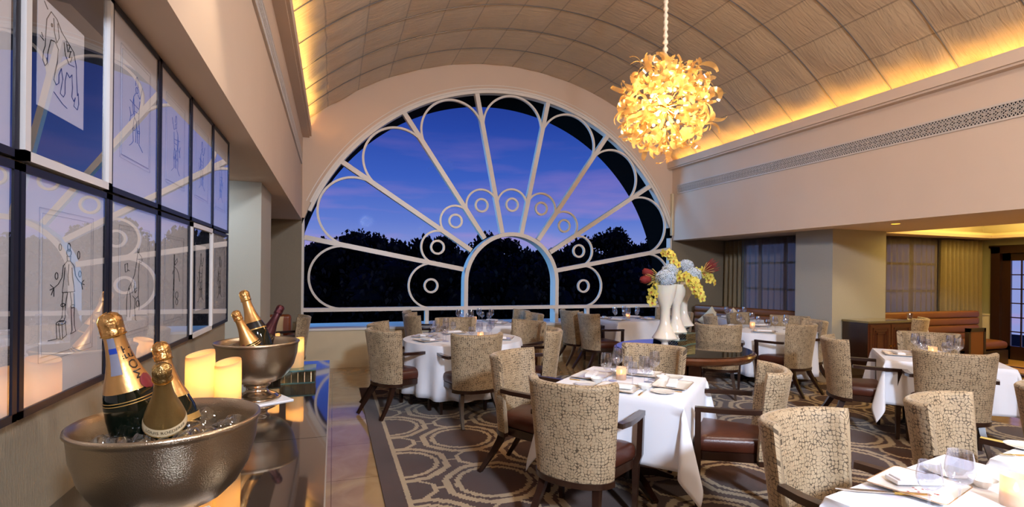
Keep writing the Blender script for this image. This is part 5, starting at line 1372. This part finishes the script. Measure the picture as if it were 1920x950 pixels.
# hedge of shrubs in front of the trees
def shrubs():
    m=MB(); rr=random.Random(5)
    for k in range(5200):
        x=rr.uniform(-22,40); y=24+rr.uniform(-2,2); z=rr.uniform(-8,-1.2); s=rr.uniform(.2,.42)
        m.add([(-s,0,0),(-.2*s,.55*s,.1*s),(s,0,0),(-.2*s,-.55*s,-.1*s)],[(0,1,2,3)],Matrix.Translation((x,y,z))@Euler((rr.uniform(0,3),rr.uniform(0,3),rr.uniform(0,3))).to_matrix().to_4x4())
    m.bx((-24,25,-8),(42,27,-1.6))
    o=m.build('hedge','leaf'); tag(o,'tall dark hedge in front of the trees outside the window','hedge',None,'stuff')
shrubs()

# ------------------------------------------------------------ light
def area(name,loc,size,power,color,target=None,shape='DISK',sy=None,spread=PI):
    l=bpy.data.lights.new(name,'AREA'); l.energy=power; l.color=color; l.shape=shape; l.size=size; l.spread=spread
    if sy: l.size_y=sy
    o=bpy.data.objects.new(name,l); col.objects.link(o); o.location=loc
    d=(Vector(target)-Vector(loc)) if target else Vector((0,0,-1)); o.rotation_euler=d.to_track_quat('-Z','Y').to_euler(); return o
def point(name,loc,power,color,r=.1):
    l=bpy.data.lights.new(name,'POINT'); l.energy=power; l.color=color; l.shadow_soft_size=r; o=bpy.data.objects.new(name,l); col.objects.link(o); o.location=loc; return o
def spot(name,loc,target,power,color,ang=60,blend=.4,r=.08):
    l=bpy.data.lights.new(name,'SPOT'); l.energy=power; l.color=color; l.spot_size=R(ang); l.spot_blend=blend; l.shadow_soft_size=r; o=bpy.data.objects.new(name,l); col.objects.link(o); o.location=loc
    o.rotation_euler=(Vector(target)-Vector(loc)).to_track_quat('-Z','Y').to_euler(); return o
WARM=(1.,.80,.58); NEUT=(1.,.90,.82)
point('chandelier_light',(CX,CY,CZ),90,(1.,.74,.46),.12)
# cove LEDs (long narrow strips in the troughs, shining up)
area('cove_left',(XL+.06,2.8,3.75),11.6,95,(1.,.60,.16),(XL+.5,2.8,4.6),'RECTANGLE',.03)
area('cove_right',(XR-.06,2.8,3.75),11.6,30,(1.,.60,.16),(XR-.5,2.8,4.6),'RECTANGLE',.03)
for n_ in ('cove_left','cove_right'):
    o=bpy.data.objects[n_]; s=1 if n_=='cove_left' else -1
    z=Vector((-s*.45,0,-1)).normalized(); x=Vector((0,1,0)); y=z.cross(x); o.rotation_euler=Matrix((x,y,z)).transposed().to_euler()
# added unseen fill lights, one behind the camera and one under the vault
area('rear_table_fill',(1.2,-2.7,3.5),.5,195,(.70,.81,1.),(3.4,4.6,.2),spread=R(120))
area('vault_fill',(3.2,1.8,4.9),.9,80,(1.,.92,.84),(3.0,3.0,0))
# unseen point light added behind the camera to fill walls and ceiling
point('rear_fill_point',(3.05,-1.2,3.2),180,(1.,.88,.78),.12)
# aisle downlights
for i,(x,y,p_) in enumerate(((7.35,4.95,26),(8.1,3.35,26),(8.3,1.4,30),(9.0,0.,30),(10.6,2.2,30))): spot('downlight_beam',(x,y,RC-.02),(x,y,0),p_*1.6,(1.,.78,.46),110,.6,.04)
area('tray_glow',(10.1,4.8,RC+.08),2.4,110,(1.,.80,.36),(10.1,4.8,6),'RECTANGLE',2.0)
spot('sideboard_spot',(-.15,2.2,3.3),(-.35,2.3,1.),40,(1.,.82,.62),70,.7,.05)  # spot aimed at the sideboard, no fixture modelled for it
spot('niche_cool_fill',(-1.3,4.55,2.3),(-1.0,5.3,1.5),34,(.62,.78,1.),120,.8,.1)  # unseen cool spot added to brighten the column face

area('blue_window_fill',(-7.,D+5.5,4.5),3.5,1200,(.10,.48,1.),(3.5,D,2.),'SQUARE')  # blue lamp added outside the window to tint mullions, sill and cloths
# dusk sky
w=bpy.data.worlds.new('dusk_sky'); sc.world=w; w.use_nodes=True; nt=w.node_tree; nt.nodes.clear()
out=N(nt,'ShaderNodeOutputWorld'); bg=N(nt,'ShaderNodeBackground'); L(nt,bg.outputs[0],out.inputs[0])
tc=N(nt,'ShaderNodeTexCoord'); sp=N(nt,'ShaderNodeSeparateXYZ'); L(nt,tc.outputs['Generated'],sp.inputs[0])
cr=N(nt,'ShaderNodeValToRGB'); e=cr.color_ramp.elements
e[0].position=0.; e[0].color=lin((152,160,214)); e[1].position=1.; e[1].color=lin((10,16,60))
for ps,c in ((.045,(136,150,214)),(.10,(98,124,206)),(.18,(62,96,190)),(.27,(42,72,164)),(.36,(30,50,132)),(.5,(18,32,96))):
    q=e.new(ps); q.color=lin(c)
L(nt,sp.outputs[2],cr.inputs[0])
mp=N(nt,'ShaderNodeMapping'); mp.inputs['Scale'].default_value=(2.2,2.2,16); mp.inputs['Rotation'].default_value=(.12,.10,0); L(nt,tc.outputs['Generated'],mp.inputs[0])
nz=N(nt,'ShaderNodeTexNoise'); nz.inputs['Scale'].default_value=1.6; nz.inputs['Detail'].default_value=5; L(nt,mp.outputs[0],nz.inputs['Vector'])
c2r=N(nt,'ShaderNodeValToRGB'); c2r.color_ramp.elements[0].position=.50; c2r.color_ramp.elements[0].color=(0,0,0,1); c2r.color_ramp.elements[1].position=.72; c2r.color_ramp.elements[1].color=(1,1,1,1); L(nt,nz.outputs[0],c2r.inputs[0])
low=M2(nt,'SUBTRACT',1.,M2(nt,'MULTIPLY',sp.outputs[2],3.4)); low=M2(nt,'MAXIMUM',low,0.); f=M2(nt,'MULTIPLY',M2(nt,'MULTIPLY',c2r.outputs[0],low),.55)
L(nt,mixc(nt,f,cr.outputs[0],lin((206,150,196))),bg.inputs[0]); bg.inputs[1].default_value=1.0

sc.view_settings.view_transform='Standard'; sc.view_settings.look='None'; sc.view_settings.gamma=1.; sc.view_settings.exposure=0.; sc.view_settings.use_curve_mapping=False
